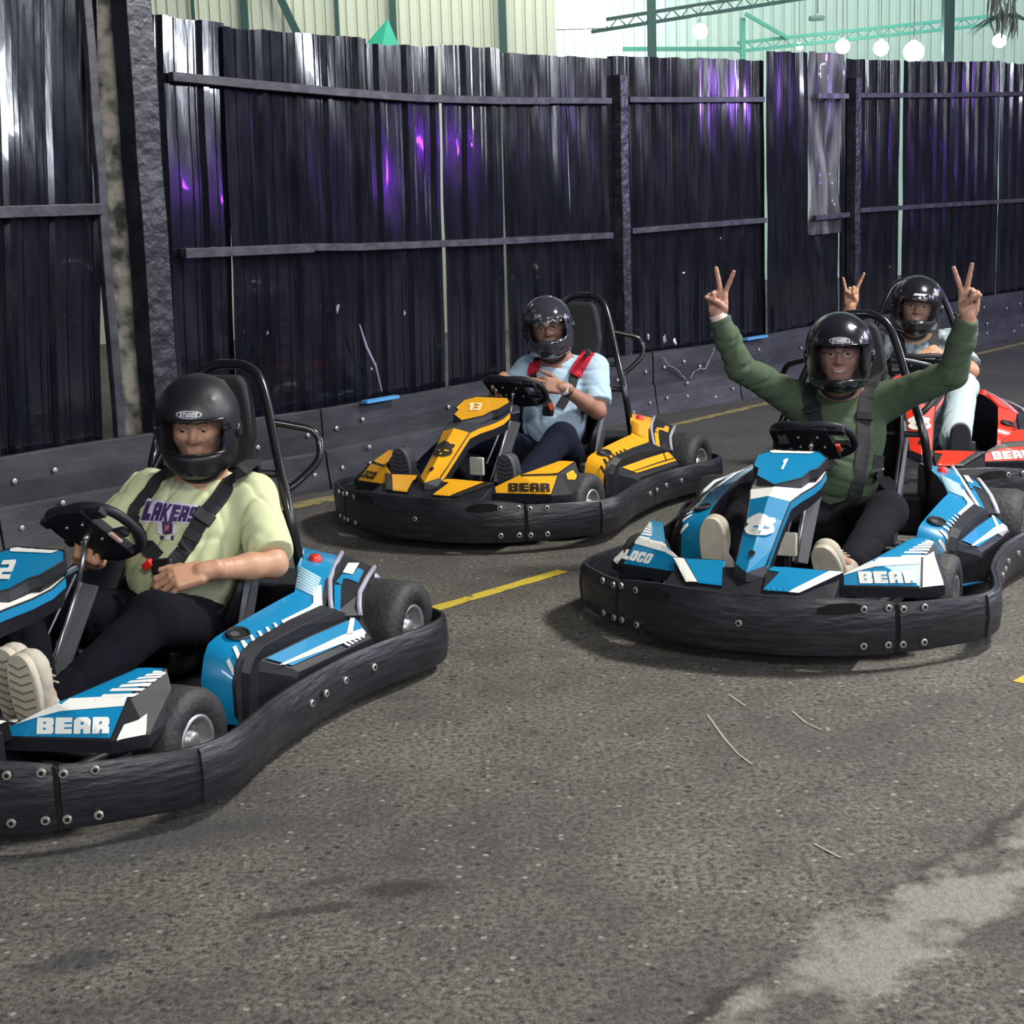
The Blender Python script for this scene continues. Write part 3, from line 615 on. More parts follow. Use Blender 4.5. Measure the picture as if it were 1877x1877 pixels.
    mb = MB(); mb.tube([hub - axis * .02, hub + axis * .004], .010, n=10); mb.build('hub_bolt', [M_STEEL], sw, smooth=True)
    for (u, v_) in ((.045, -.02), (-.045, -.02), (.035, .05), (-.035, .05)):
        mb = MB(); mb.tube([W(u, v_, -.022), W(u, v_, -.014)], .0055, n=8); mb.build('wheel_screw', [M_STEEL], sw, smooth=True)
    if k in (0, 2):
        plate([(.085, -.05), (.102, -.05), (.102, -.005), (.085, -.005)], -.020, -.010, mat('salmon_tab', (.85, .12, .07), .4) if k == 2 else mat('pale_pink_tab', (.75, .5, .42), .4), 'wheel_tab')
    return root
# ------------------------------------------------------------------ the ground
def floor_material():
    m = bpy.data.materials.new('worn_asphalt'); m.use_nodes = True; nt = m.node_tree; N = nt.nodes; L = nt.links; b = N['Principled BSDF']
    tc = N.new('ShaderNodeTexCoord'); pos = tc.outputs['Object']
    def noise(sc, det=4, rough=.6, vec=pos):
        n = N.new('ShaderNodeTexNoise'); n.inputs['Scale'].default_value = sc; n.inputs['Detail'].default_value = det; n.inputs['Roughness'].default_value = rough; L.new(vec, n.inputs['Vector']); return n.outputs['Fac']
    def mrange(v, a, b_, c=0., d=1.):
        n = N.new('ShaderNodeMapRange'); n.inputs['From Min'].default_value = a; n.inputs['From Max'].default_value = b_; n.inputs['To Min'].default_value = c; n.inputs['To Max'].default_value = d; L.new(v, n.inputs['Value']); return n.outputs['Result']
    def mth(op, a, b_=None):
        n = N.new('ShaderNodeMath'); n.operation = op
        for i, x in enumerate((a, b_)):
            if x is None: continue
            if isinstance(x, (int, float)): n.inputs[i].default_value = x
            else: L.new(x, n.inputs[i])
        return n.outputs[0]
    def mix(f, a, b_):
        n = N.new('ShaderNodeMix'); n.data_type = 'RGBA'
        if isinstance(f, float): n.inputs['Factor'].default_value = f
        else: L.new(f, n.inputs['Factor'])
        for k, x in (('A', a), ('B', b_)):
            if isinstance(x, tuple): n.inputs[k].default_value = (*x, 1)
            else: L.new(x, n.inputs[k])
        return n.outputs['Result']
    grains = noise(62, 4, .75); mid = noise(22, 4, .6); big = noise(1.1, 4, .55); huge = noise(.42, 3)
    sp = N.new('ShaderNodeSeparateXYZ'); L.new(pos, sp.inputs[0])
    base = mix(mrange(grains, .38, .62), (.036, .033, .029), (.215, .200, .172))
    base = mix(mrange(mid, .42, .66, 0, .5), base, (.115, .105, .090))
    base = mix(mrange(big, .42, .60, 0, .5), base, (.058, .052, .048))
    base = mix(mrange(noise(6.5, 5, .62), .46, .62, 0, .40), base, (.052, .047, .043))
    base = mix(mth('MULTIPLY', mrange(noise(.9, 2), .5, .62, 0, .45), mrange(grains, .4, .6)), base, (.26, .245, .20))
    # pale stones
    vor = N.new('ShaderNodeTexVoronoi'); vor.inputs['Scale'].default_value = 34; L.new(pos, vor.inputs['Vector'])
    sepc = N.new('ShaderNodeSeparateColor'); L.new(vor.outputs['Color'], sepc.inputs[0])
    stone = mth('MULTIPLY', mrange(vor.outputs['Distance'], .28, .16), mrange(sepc.outputs[0], .86, .90))
    base = mix(mth('MULTIPLY', stone, .75), base, (.34, .33, .30))
    pit = mth('MULTIPLY', mrange(vor.outputs['Distance'], .34, .22), mrange(sepc.outputs[1], .86, .90))
    base = mix(mth('MULTIPLY', pit, .8), base, (.020, .019, .018))
    # the far lanes fade to an even dark bluish grey
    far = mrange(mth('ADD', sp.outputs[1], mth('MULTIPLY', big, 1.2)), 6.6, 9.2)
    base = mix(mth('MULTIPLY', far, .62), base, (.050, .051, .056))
    # cement-mended joint running up to the right, stains and dark patches
    def band(p, q, w0, soft, nz=.35):
        dx, dy = q[0] - p[0], q[1] - p[1]; Ln = math.hypot(dx, dy); nx, ny = -dy / Ln, dx / Ln
        d = mth('ADD', mth('MULTIPLY', sp.outputs[0], nx), mth('MULTIPLY', sp.outputs[1], ny)); d = mth('ADD', d, -(p[0] * nx + p[1] * ny))
        wob = mth('MULTIPLY', mth('SUBTRACT', noise(4.5, 5, .65), .5), nz); d = mth('ABSOLUTE', mth('ADD', d, wob))
        return mrange(d, w0 + soft, w0)
    cem = band((.36, 2.45), (1.53, 3.60), .080, .05)
    ends = mrange(sp.outputs[1], 2.0, 2.4)
    cem = mth('MULTIPLY', cem, mrange(noise(3.1, 4, .6), .40, .50))
    base = mix(mth('MULTIPLY', mth('MULTIPLY', cem, ends), mrange(grains, .2, .75, .45, .95)), base, (.31, .30, .255))
    crack = mth('MULTIPLY', band((.20, 2.47), (1.39, 3.63), .006, .020, .20), mrange(noise(2.2, 3), .42, .55)); base = mix(mth('MULTIPLY', crack, .7), base, (.022, .02, .018))
    def blob(cx, cy, rx, ry, ang, soft=.5):
        c, s = math.cos(ang), math.sin(ang)
        u = mth('ADD', mth('MULTIPLY', sp.outputs[0], c / rx), mth('MULTIPLY', sp.outputs[1], s / rx)); u = mth('ADD', u, -(cx * c + cy * s) / rx)
        v = mth('ADD', mth('MULTIPLY', sp.outputs[0], -s / ry), mth('MULTIPLY', sp.outputs[1], c / ry)); v = mth('ADD', v, -(-cx * s + cy * c) / ry)
        r = mth('SQRT', mth('ADD', mth('MULTIPLY', u, u), mth('MULTIPLY', v, v))); r = mth('ADD', r, mth('MULTIPLY', mth('SUBTRACT', noise(9, 5, .7), .5), 1.4))
        return mrange(r, 1.0, 1.0 - soft)
    for (a, f, col) in ((blob(-.28, 3.12, .11, .05, .2), .78, (.030, .028, .026)), (blob(-.46, 3.035, .16, .026, .25), .7, (.03, .028, .026)), (blob(-.44, 3.17, .09, .024, .3), .55, (.035, .032, .03)),
                        (blob(-.90, 2.85, .13, .06, .2), .6, (.03, .032, .038)), (blob(-.90, 3.42, .40, .13, .5), .5, (.045, .050, .055))):
        base = mix(mth('MULTIPLY', a, f), base, col)
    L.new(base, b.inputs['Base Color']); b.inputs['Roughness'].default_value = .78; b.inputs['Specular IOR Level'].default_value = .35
    L.new(mrange(big, .3, .7, .62, .85), b.inputs['Roughness'])
    bp = N.new('ShaderNodeBump'); bp.inputs['Strength'].default_value = .8; bp.inputs['Distance'].default_value = .012
    L.new(mth('ADD', mth('MULTIPLY', grains, .7), mth('MULTIPLY', mid, .5)), bp.inputs['Height']); L.new(bp.outputs['Normal'], b.inputs['Normal'])
    return m
M_FLOOR = floor_material()
mb = MB(); mb.add([(-25, -12, 0), (30, -12, 0), (30, 40, 0), (-25, 40, 0)], [(0, 1, 2, 3)])
FLOOR = mb.build('floor', [M_FLOOR], recalc=False); tag(FLOOR, 'worn grey asphalt of the kart track', kind='structure')
def worn_paint(name, col, worn):
    m = mat(name, col, .7); nt = m.node_tree; b = nt.nodes['Principled BSDF']
    tc = nt.nodes.new('ShaderNodeTexCoord'); n = nt.nodes.new('ShaderNodeTexNoise'); n.inputs['Scale'].default_value = 14; n.inputs['Detail'].default_value = 8; n.inputs['Roughness'].default_value = .7
    nt.links.new(tc.outputs['Object'], n.inputs['Vector'])
    r = nt.nodes.new('ShaderNodeMapRange'); r.inputs['From Min'].default_value = worn; r.inputs['From Max'].default_value = worn + .10
    nt.links.new(n.outputs['Fac'], r.inputs['Value'])
    mx = nt.nodes.new('ShaderNodeMix'); mx.data_type = 'RGBA'; mx.inputs['A'].default_value = (*col, 1); mx.inputs['B'].default_value = (.075, .068, .055, 1)
    nt.links.new(r.outputs['Result'], mx.inputs['Factor']); nt.links.new(mx.outputs['Result'], b.inputs['Base Color']); return m
def painted(pts, wd, m, label):
    mb = MB(); P = [Vector((x, y, 0)) for x, y in pts]; secs = []
    for i, p in enumerate(P):
        t = (P[min(i + 1, len(P) - 1)] - P[max(i - 1, 0)]).normalized(); n = Vector((-t.y, t.x, 0)); ww = wd * (1 + .12 * math.sin(i * 2.3))
        secs.append([p + n * ww / 2 + Vector((0, 0, .002)), p - n * ww / 2 + Vector((0, 0, .002))])
    mb.loft(secs, closed=False, caps=False)
    o = mb.build('painted_line', [m], FLOOR); o['label'] = label
def lerp_path(p, q, n): return [(p[0] + (q[0] - p[0]) * i / n, p[1] + (q[1] - p[1]) * i / n) for i in range(n + 1)]
M_YP = worn_paint('yellow_road_paint', (.52, .40, .035), .55); M_YP2 = worn_paint('faded_yellow_paint', (.30, .245, .10), .50)
painted(lerp_path((-.33, 5.40), (.19, 5.94), 8), .062, M_YP, 'short yellow dash painted between the two front karts')
painted(lerp_path((1.50, 4.36), (1.95, 4.80), 8), .062, M_YP, 'yellow dash at the right edge of the picture')
painted(lerp_path((.85, 9.50), (1.79, 10.58), 8) + lerp_path((1.9, 10.7), (4.85, 14.15), 14) + [(7.5, 17.3)], .075, M_YP2, 'faded yellow edge line along the barrier')
painted(lerp_path((-1.6, 6.95), (-.8, 7.75), 8), .13, M_YP2, 'broad faded edge line behind the left kart')
def gp(x, y):   # small scratches read off the picture as ground positions
    return (x, y)
M_SCR = mat('pale_scratch', (.30, .28, .25), .8)
for pts in ([(.535, 4.18), (.556, 3.98), (.575, 3.86), (.60, 3.78)], [(.62, 4.35), (.655, 4.24)], [(.66, 3.28), (.705, 3.20)], [(.78, 4.18), (.80, 4.08), (.83, 4.02)]):
    painted(pts, .0065, M_SCR, 'thin pale scratch on the asphalt')
# ------------------------------------------------------------------ barrier of bolted boards
BAR = [(-4.2, 4.6), (-2.28, 6.61), (-.98, 7.90), (.99, 10.25), (1.64, 10.85), (5.06, 14.92), (8, 18.4)]
def along(P, s):
    for a, b in zip(P[:-1], P[1:]):
        a = Vector(a); b = Vector(b); l = (b - a).length
        if s <= l: return a + (b - a) * (s / l), (b - a).normalized()
        s -= l
    return Vector(P[-1]), (Vector(P[-1]) - Vector(P[-2])).normalized()
M_BOARD = mat('scuffed_barrier_board', (.018, .0195, .0245), .55, bump=.25, bscale=6, var=.34, vscale=3.2, var_col=(.070, .073, .085), rvar=.15, stretch=(1, 1, 2.2))
bar = tag(empty('barrier', (-.98, 7.90, 0)), 'low dark barrier of bolted plastic boards along the foot of the fence', 'barrier')
def rel(o, root): o.location = -Vector(root.location); return o
def lens(P): return [ (Vector(b) - Vector(a)).length for a, b in zip(P[:-1], P[1:])]
cum = [0]
for l in lens(BAR): cum.append(cum[-1] + l)
joints = [0, 1.35, cum[1] , cum[2], cum[2] + 1.54, cum[3], cum[4], cum[4] + 1.35, cum[4] + 2.7, cum[4] + 4.05, cum[5], cum[5] + 1.5, cum[5] + 3.0, cum[6]]
for j0, j1 in zip(joints[:-1], joints[1:]):
    n = max(2, int((j1 - j0) / .25))
    for lvl in (0, 1):
        z0, z1 = ((.0, .205), (.205, .425))[lvl]; off = (.0, -.018)[lvl]
        secs = []
        for i in range(n + 1):
            s = j0 + .006 + (j1 - j0 - .012) * i / n; p, t = along(BAR, s); nr = Vector((t.y, -t.x))
            if nr.y > 0: nr = -nr
            wv = .006 * math.sin(s * 3.1 + lvl) + .004 * math.sin(s * 7.3)
            f = p + nr * (off + wv); g = f - nr * .03
            zz = .006 * math.sin(s * 2.1)
            if lvl == 0: secs.append([(g.x, g.y, z0), (f.x + nr.x * .03, f.y + nr.y * .03, z0), (f.x + nr.x * .008, f.y + nr.y * .008, z0 + .12), (f.x, f.y, z1 - .012), (f.x - nr.x * .012, f.y - nr.y * .012, z1), (g.x, g.y, z1)])
            else: secs.append([(g.x, g.y, z0), (f.x, f.y, z0), (f.x + nr.x * .004, f.y + nr.y * .004, z0 + .1), (f.x, f.y, z1 - .008 + zz), (f.x - nr.x * .008, f.y - nr.y * .008, z1 + zz), (g.x, g.y, z1 + zz)])
        mbb = MB(); mbb.loft(secs); rel(mbb.build('board', [M_BOARD], bar), bar)
M_BB = mat('barrier_bolt', (.42, .42, .44), .4, metal=.6)
bb_me = MB().lathe([(0, .013), (.004, .012), (.007, .007), (.0075, .0005)], axis='x', n=10).mesh('bolt'); bb_me.materials.append(M_BB)
bs = []
for s in joints[1:-1]: bs += [(s - .10, .30), (s + .10, .31), (s - .09, .09), (s + .10, .10), (s - .28, .05), (s + .30, .33), (s + .31, .18), (s + .31, .09), (s - .42, .28)]
for s in (1.9, 2.4, 5.6, 6.2, 7.0, 7.3): bs.append((s, .30 + .04 * math.sin(s * 5)))
for s, z in bs:
    p, t = along(BAR, s); nr = Vector((t.y, -t.x)); nr = -nr if nr.y > 0 else nr
    q = p + nr * ((.012 if z < .2 else -.012) + .006 * math.sin(s * 3.1 + (1 if z > .2 else 0)) + .006)
    o = bpy.data.objects.new('bolt', bb_me); COL.objects.link(o); o.parent = bar; o.location = (q.x - bar.location.x, q.y - bar.location.y, z); o.rotation_euler = (0, 0, math.atan2(nr.y, nr.x))
nb_ = Vector((.70, -.71, 0)) * .012
def crk(pts, r=.006):
    mbb = MB(); P = [Vector(p) + nb_ for p in pts]; Q = []
    for a, b in zip(P[:-1], P[1:]):
        for i in range(4): Q.append(a.lerp(b, i / 4) + Vector((rng.uniform(-.006, .006), rng.uniform(-.004, .004), rng.uniform(-.008, .008))))
    Q.append(P[-1]); mbb.tube(Q, [r * rng.uniform(.35, 1) for _ in Q], n=5); return mbb.build('crack', [mat('pale_scrape', (.22, .22, .25), .7)], bar)
rel(crk([(1.039, 10.295, .381), (1.075, 10.328, .328), (1.148, 10.396, .274), (1.21, 10.453, .205)]), bar)
rel(crk([(1.24, 10.481, .215), (1.296, 10.533, .261), (1.369, 10.6, .266), (1.414, 10.641, .345), (1.436, 10.662, .395)]), bar)
for (a, b) in (((-.78, 8.12), (-.62, 8.315)), ((1.70, 10.90), (1.88, 11.11))):
    mbb = MB(); d = (Vector(b) - Vector(a)); n2 = Vector((d.y, -d.x)).normalized() * .022
    mbb.loft([[(q[0] + n2.x, q[1] + n2.y, .418), (q[0] - n2.x, q[1] - n2.y, .418), (q[0] - n2.x, q[1] - n2.y, .434), (q[0] + n2.x, q[1] + n2.y, .434)] for q in (a, b)])
    rel(mbb.build('blue_edge_strip', [mat('sky_blue_plastic', (.07, .30, .62), .45)], bar), bar)

# ------------------------------------------------------------------ fence of corrugated sheets
def sheet_mat(name, col, vc, rough=.24):
    m = mat(name, col, rough, bump=.22, bscale=4.0, var=.6, vscale=13, var_col=vc, stretch=(1, 1, .16), rvar=.09, coat=.3)
    return m
M_SHEET = sheet_mat('black_painted_sheet', (.0035, .004, .008), (.011, .0125, .020), .15)
M_TORN = sheet_mat('scraped_sheet', (.030, .032, .040), (.30, .30, .32), .3)
M_RAIL = mat('painted_rail', (.018, .019, .027), .45, bump=.3, bscale=14, var=.4, vscale=12, var_col=(.085, .088, .105))
M_POST = mat('painted_post', (.010, .011, .016), .36, bump=.6, bscale=16, var=.4, vscale=9, var_col=(.045, .047, .056))
PROFILE = [(0, 0), (.014, 0), (.020, .006), (.026, .006), (.032, 0), (.048, 0), (.054, .006), (.060, .006), (.066, 0), (.088, .026), (.118, .026), (.136, 0), (.158, 0), (.163, .005), (.171, .005), (.176, 0), (.22, 0)]
nF = Vector((.78, -.62))
def sheet(parent, p0, p1, zt0, zt1, z0=.0, off=0.0, lean=0.0, wav=.004, m=None, ph=0.0, rows=16, hidden_root=None, name='corrugated_sheet'):
    a = Vector(p0); b = Vector(p1); L_ = (b - a).length; t = (b - a) / L_; nr = Vector((t.y, -t.x)); nr = -nr if nr.y > 0 else nr
    pts = []; s = -ph
    while s < L_:
        for (u, d) in PROFILE[:-1]:
            if 0 <= s + u <= L_: pts.append((s + u, d))
        s += .22
    if pts[0][0] > 0: pts.insert(0, (0, pts[0][1]))
    if pts[-1][0] < L_: pts.append((L_, pts[-1][1]))
    secs = []
    f1, f2 = rng.uniform(0, 6, 2)
    for r in range(rows + 1):
        row = []
        for (u, d) in pts:
            zt = zt0 + (zt1 - zt0) * u / L_; z = z0 + (zt - z0) * r / rows
            w_ = wav * (math.sin(u * 9 + f1 + z * 1.7) + .8 * math.sin(z * 5.2 + f2 + u * 4) + .5 * math.sin(z * 11 + u * 17 + f1))
            q = a + t * (u + lean * (z - 1.3) * .06 + .002 * math.sin(z * 6 + f1)) + nr * (off + d + w_)
            row.append((q.x, q.y, z + (.003 * math.sin(u * 23 + f2) if r == rows else 0)))
        secs.append(row)
    mbb = MB(); mbb.loft(secs, closed=False, caps=False)
    o = mbb.build(name, [m or M_SHEET], parent, smooth=True, recalc=False); sm = o.modifiers.new('t', 'SOLIDIFY'); sm.thickness = .0015; o.modifiers.new('e', 'EDGE_SPLIT').split_angle = math.radians(22)
    return o
fence = tag(empty('fence', (0, 0, 0)), 'long tall fence of black corrugated metal sheets on rails and posts', 'fence')
SH = [((-1.695, 7.43), (-1.372, 7.738), 2.39, 2.37, 0, .6), ((-1.385, 7.725), (-.735, 8.45), 2.35, 2.35, .07, .5), ((-.74, 8.46), (-.36, 8.90), 2.32, 2.335, .0, .4), ((-.36, 8.90), (-.005, 9.31), 2.35, 2.35, .1, .4),
      ((.010, 9.33), (.42, 9.82), 2.33, 2.335, .03, .1), ((.42, 9.82), (.70, 10.145), 2.34, 2.34, .14, 0), ((.70, 10.15), (1.355, 10.81), 2.36, 2.38, .06, 0), ((1.37, 10.82), (1.935, 11.45), 2.385, 2.40, .0, 0),
      ((2.68, 12.34), (3.36, 13.14), 2.47, 2.50, .02, 0), ((3.37, 13.15), (4.025, 13.94), 2.50, 2.54, .08, 0), ((4.035, 13.95), (4.70, 14.74), 2.54, 2.59, .0, 0), ((4.72, 14.76), (5.5, 15.68), 2.58, 2.6, .05, 0), ((5.52, 15.7), (6.5, 16.86), 2.6, 2.6, .05, 0), ((6.52, 16.88), (7.9, 18.5), 2.6, 2.62, .03, 0)]
for (a, b, z0_, z1_, ph, ln) in SH: sheet(fence, a, b, z0_, z1_, ph=ph, lean=ln, wav=.003)
sheet(fence, (1.93, 11.35), (2.33, 11.83), 2.46, 2.48, off=.0, ph=.02, wav=.003)
sheet(fence, (2.31, 11.87), (2.635, 12.25), 2.49, 2.50, off=.02, ph=.05, wav=.015, m=M_TORN, z0=1.12, rows=30); sheet(fence, (2.31, 11.90), (2.665, 12.32), 1.16, 1.16, off=.0, ph=.05, wav=.008)
def rail(pts, r=.022, m=None, off=.05, parent=None, nm='rail'):
    mbb = MB(); P = []
    for i, (x, y, z) in enumerate(pts):
        P.append(Vector((x + nF.x * off, y + nF.y * off, z)))
    secs = []
    for i, p in enumerate(P):
        t = (P[min(i + 1, len(P) - 1)] - P[max(i - 1, 0)]).normalized(); nr = Vector((t.y, -t.x, 0)).normalized(); nr = -nr if nr.y > 0 else nr
        secs.append([p + nr * r + Vector((0, 0, r)), p - nr * r + Vector((0, 0, r)), p - nr * r - Vector((0, 0, r)), p + nr * r - Vector((0, 0, r))])
    mbb.loft(secs); return mbb.build(nm, [m or M_RAIL], parent or fence, bevel=.003)
rail([(-1.60, 7.51, 2.10), (-1.27, 7.84, 2.075), (-.9, 8.24, 2.055), (-.5, 8.72, 2.04), (-.05, 9.26, 2.045), (.25, 9.62, 2.055)]); rail([(.25, 9.62, 2.058), (.67, 10.11, 2.072)], .020)
rail([(.80, 10.26, 2.085), (1.2, 10.66, 2.095), (1.87, 11.37, 2.12)], .019); rail([(2.33, 11.86, 2.16), (2.64, 12.22, 2.17)], .02, M_TORN, off=.08); rail([(2.83, 12.50, 2.19), (3.9, 13.78, 2.24), (5.1, 15.22, 2.31), (7.8, 18.4, 2.4)], .02)
rail([(-1.60, 7.50, 1.265), (-1.05, 8.08, 1.255)], .024, off=.055); rail([(-1.06, 8.07, 1.26), (-.84, 8.32, 1.245), (-.08, 9.22, 1.225), (.66, 10.10, 1.215)], .020)
rail([(.80, 10.25, 1.235), (1.88, 11.37, 1.255)], .019); rail([(2.31, 11.84, 1.25), (2.66, 12.25, 1.26)], .019, off=.08); rail([(2.83, 12.50, 1.285), (3.9, 13.78, 1.29), (5.15, 15.27, 1.29), (7.8, 18.4, 1.3)], .019)
def post(x, y, w_, h, ang=.87, m=None, parent=None, nm='post'):
    mbb = MB(); secs = []
    for i in range(13):
        z = h * i / 12; k_ = w_ / 2; dx, dy = rng.uniform(-.003, .003, 2)
        secs.append([(x + dx + (math.cos(ang) * u - math.sin(ang) * v) * k_, y + dy + (math.sin(ang) * u + math.cos(ang) * v) * k_, z) for u, v in ((-1, -1), (1, -1), (1, 1), (-1, 1))])
    mbb.loft(secs); return mbb.build(nm, [m or M_POST], parent or fence, bevel=.004)
post(-1.685, 7.30, .135, 3.4, .8); post(.775, 10.165, .085, 2.24); post(2.80, 12.36, .085, 2.32); post(5.9, 15.95, .085, 2.4)
# scraps along the top and small torn flaps
M_FLAP = mat('bare_metal_chip', (.45, .46, .50), .35, metal=.7)
for (x, y, z, w_, h_) in ((-.93, 8.19, .93, .05, .07), (-.60, 8.58, .86, .035, .05), (-.78, 8.37, .58, .02, .03), (1.04, 10.37, .50, .06, .09), (1.12, 10.45, .47, .05, .07), (.92, 10.29, .52, .03, .06), (1.20, 10.60, .93, .05, .02), (-1.25, 7.80, .84, .02, .03), (3.2, 12.9, .8, .03, .02), (1.5, 10.9, 1.15, .02, .02)):
    mbb = MB(); c = Vector((x + nF.x * .03, y + nF.y * .03, z)); tt = Vector((.62, .78, 0)); P = []
    k_ = 7; P = [c + tt * (w_ / 2) * math.cos(2 * PI * i / k_) * rng.uniform(.4, 1) + Vector((0, 0, 1)) * (h_ / 2) * math.sin(2 * PI * i / k_) * rng.uniform(.4, 1) + Vector((nF.x, nF.y, 0)) * rng.uniform(0, .012) for i in range(k_)]
    mbb.add(P + [p - Vector((nF.x, nF.y, 0)) * .004 for p in P], [tuple(range(k_)), tuple(range(k_, 2 * k_))[::-1]] + [(i, (i + 1) % k_, k_ + (i + 1) % k_, k_ + i) for i in range(k_)]); mbb.build('torn_flap', [M_FLAP], fence)
mbb = MB(); P = [Vector((-.83, 8.30, .83)), Vector((-.80, 8.33, .70)), Vector((-.76, 8.36, .60)), Vector((-.735, 8.40, .45))]
mbb.tube([p + Vector((.03, -.025, 0)) for p in P], [.004, .008, .007, .004], n=6); mbb.build('torn_edge', [mat('lilac_torn_metal', (.5, .42, .62), .3, metal=.5)], fence)

# tall gate leaf on the left and the peeling pillar beside it
gate = tag(empty('gate', (-2.2, 6.93, 0)), 'tall black corrugated gate leaf left of the big square post', 'gate')
for (a, b, ph) in (((-1.90, 7.19), (-2.26, 6.84), .03), ((-2.27, 6.83), (-2.95, 6.15), .0), ((-2.96, 6.14), (-3.9, 5.15), .1)):
    rel(sheet(gate, b, a, 3.3, 3.3, ph=ph, lean=1.2, wav=.006), gate)
rel(rail([(-3.9, 5.13, 1.49), (-2.23, 6.87, 1.49), (-1.90, 7.19, 1.49)], .026, off=.05, parent=gate), gate)
rel(post(-1.862, 7.185, .045, 3.3, .8, M_RAIL, gate, 'gate_frame_post'), gate)
M_PLASTER = mat('peeling_plaster', (.62, .58, .50), .85, bump=.8, bscale=26, var=.93, vscale=10, var_col=(.035, .037, .042))
mbb = MB(); secs = []
for i in range(40):
    z = 3.4 * i / 39; j = .012
    secs.append([(x + rng.uniform(-j, j) * .6, y + rng.uniform(-j, j) * .6, z) for x, y in ((-1.93, 7.40), (-1.70, 7.42), (-1.66, 7.60), (-1.9, 7.62))])
mbb.loft(secs); pil = mbb.build('pillar', [M_PLASTER], smooth=False); tag(pil, 'narrow plaster pillar with peeling cream and black paint beside the gate', 'pillar')
pil.data.materials[0] = M_PLASTER

# ------------------------------------------------------------------ the lit hall beyond the fence
M_CREAM = mat('cream_cladding', (.50, .53, .43), .5, bump=.05, bscale=3); M_MINT = mat('mint_cladding', (.40, .50, .45), .5); M_GRN = mat('dark_green_steel', (.010, .050, .045), .5); M_MINTS = mat('mint_steel', (.05, .25, .19), .5)
def cladding(name, x0, x1, y, z0, z1, m, pitch, rib=.03, vert=True):
    mbb = MB(); pts = []; x = x0
    while x < x1: pts += [(x, y), (x + pitch * .62, y), (x + pitch * .70, y + rib), (x + pitch * .92, y + rib)]; x += pitch
    mbb.loft([[(p[0], p[1], z) for p in pts] for z in (z0, z1)], closed=False, caps=False)
    o = mbb.build(name, [m], recalc=False); o['kind'] = 'structure'; return o
tag(cladding('wall_back', -9, .55, 17.3, 0, 8, M_CREAM, .115), 'cream corrugated hall wall behind the fence', kind='structure')
tag(cladding('wall_right', .40, 15, 25.5, 0, 8, M_MINT, .17), 'pale mint corrugated hall wall further back on the right', kind='structure')
mbb = MB(); mbb.box(-9, 15, 17.4, 26, 6.9, 7.0); o = mbb.build('ceiling', [M_MINT]); tag(o, 'hall ceiling beyond the fence', kind='structure')
def steel(name, label, pts, wd, m, cat, group=None):
    mbb = MB()
    for a, b in pts:
        a = Vector(a); b = Vector(b); t = (b - a).normalized(); u = Vector((0, 1, 0)); v = t.cross(u).normalized()
        mbb.loft([[p + u * sx * wd * .5 + v * sz * wd * .5 for sx, sz in ((-1, -1), (1, -1), (1, 1), (-1, 1))] for p in (a, b)])
    o = mbb.build(name, [m]); tag(o, label, cat, group); return o
for x, wd, lb in ((-3.30, .035, 'thinnest green wall post, left end of the cream wall'), (-2.74, .07, 'dark green wall post near the fallen sheet corner'), (-1.74, .045, 'dark green wall post just left of the tarp'), (-1.13, .07, 'dark green wall post behind the green tarp'), (.06, .085, 'dark green wall post at the bright glare')):
    steel('wall_post', lb, [((x, 17.2, 0), (x + .0, 17.2, 6.9))], wd, M_GRN, 'post', None)
steel('roof_post', 'dark green roof post right of the glare', [((1.86, 19, 0), (1.86, 19, 6.9))], .10, M_GRN, 'post')
steel('roof_post', 'dark roof post beside the dried palm leaves', [((5.72, 20, 0), (5.72, 20, 6.9))], .13, M_GRN, 'post')
steel('roof_post', 'thin mint post under the second roof beam', [((3.58, 23.0, 0), (3.58, 23.0, 3.95))], .07, M_MINTS, 'post')
steel('brace', 'slanting dark green brace high on the cream wall', [((-3.70, 17.1, 6.9), (-1.70, 17.1, 2.21))], .08, M_GRN, 'brace')
steel('brace', 'slanting mint brace between the two roof beams', [((3.60, 22.9, 4.0), (4.25, 22.9, 3.62))], .05, M_MINTS, 'brace')
def truss(name, label, a, b, h, m):
    root = tag(empty(name, a), label, 'beam'); A_ = Vector((0, 0, 0)); B_ = Vector(b) - Vector(a); n = 14
    for dz, nm in ((0, 'lower_chord'), (h, 'upper_chord')):
        mbb = MB(); mbb.tube([A_ + Vector((0, 0, dz)), B_ + Vector((0, 0, dz))], .032, n=4); mbb.build(nm, [m], root)
    mbb = MB()
    for i in range(n):
        p = A_.lerp(B_, i / n); q = A_.lerp(B_, (i + .5) / n); r = A_.lerp(B_, (i + 1) / n); mbb.tube([p, q + Vector((0, 0, h)), r], .012, n=4)
    mbb.build('lacing', [m], root)
truss('roof_truss', 'upper dark green roof truss rising to the right', (1.25, 21, 3.62), (4.6, 21, 4.02), .13, M_GRN)
truss('roof_truss', 'lower mint roof truss above the lamps', (3.5, 23, 3.48), (7.2, 23, 3.74), .12, M_MINTS)
steel('beam', 'mint horizontal beam left of the second roof truss', [((1.9, 24, 3.66), (3.72, 24, 3.60))], .06, M_MINTS, 'beam')
# green tarp corner
me = hull([(-1.42, 16.2, 3.02), (-1.12, 16.2, 3.33), (-1.00, 16.2, 3.02), (-1.2, 16.12, 3.0), (-1.12, 16.24, 3.30), (-1.75, 16.2, 0), (-.9, 16.2, 0), (-1.2, 15.9, 0), (-1.2, 16.5, 0)]); tag(link('tarp', me, None, [mat('green_tarp', (.02, .34, .22), .6)]), 'pointed corner of a green tarp above the fence', 'tarp')
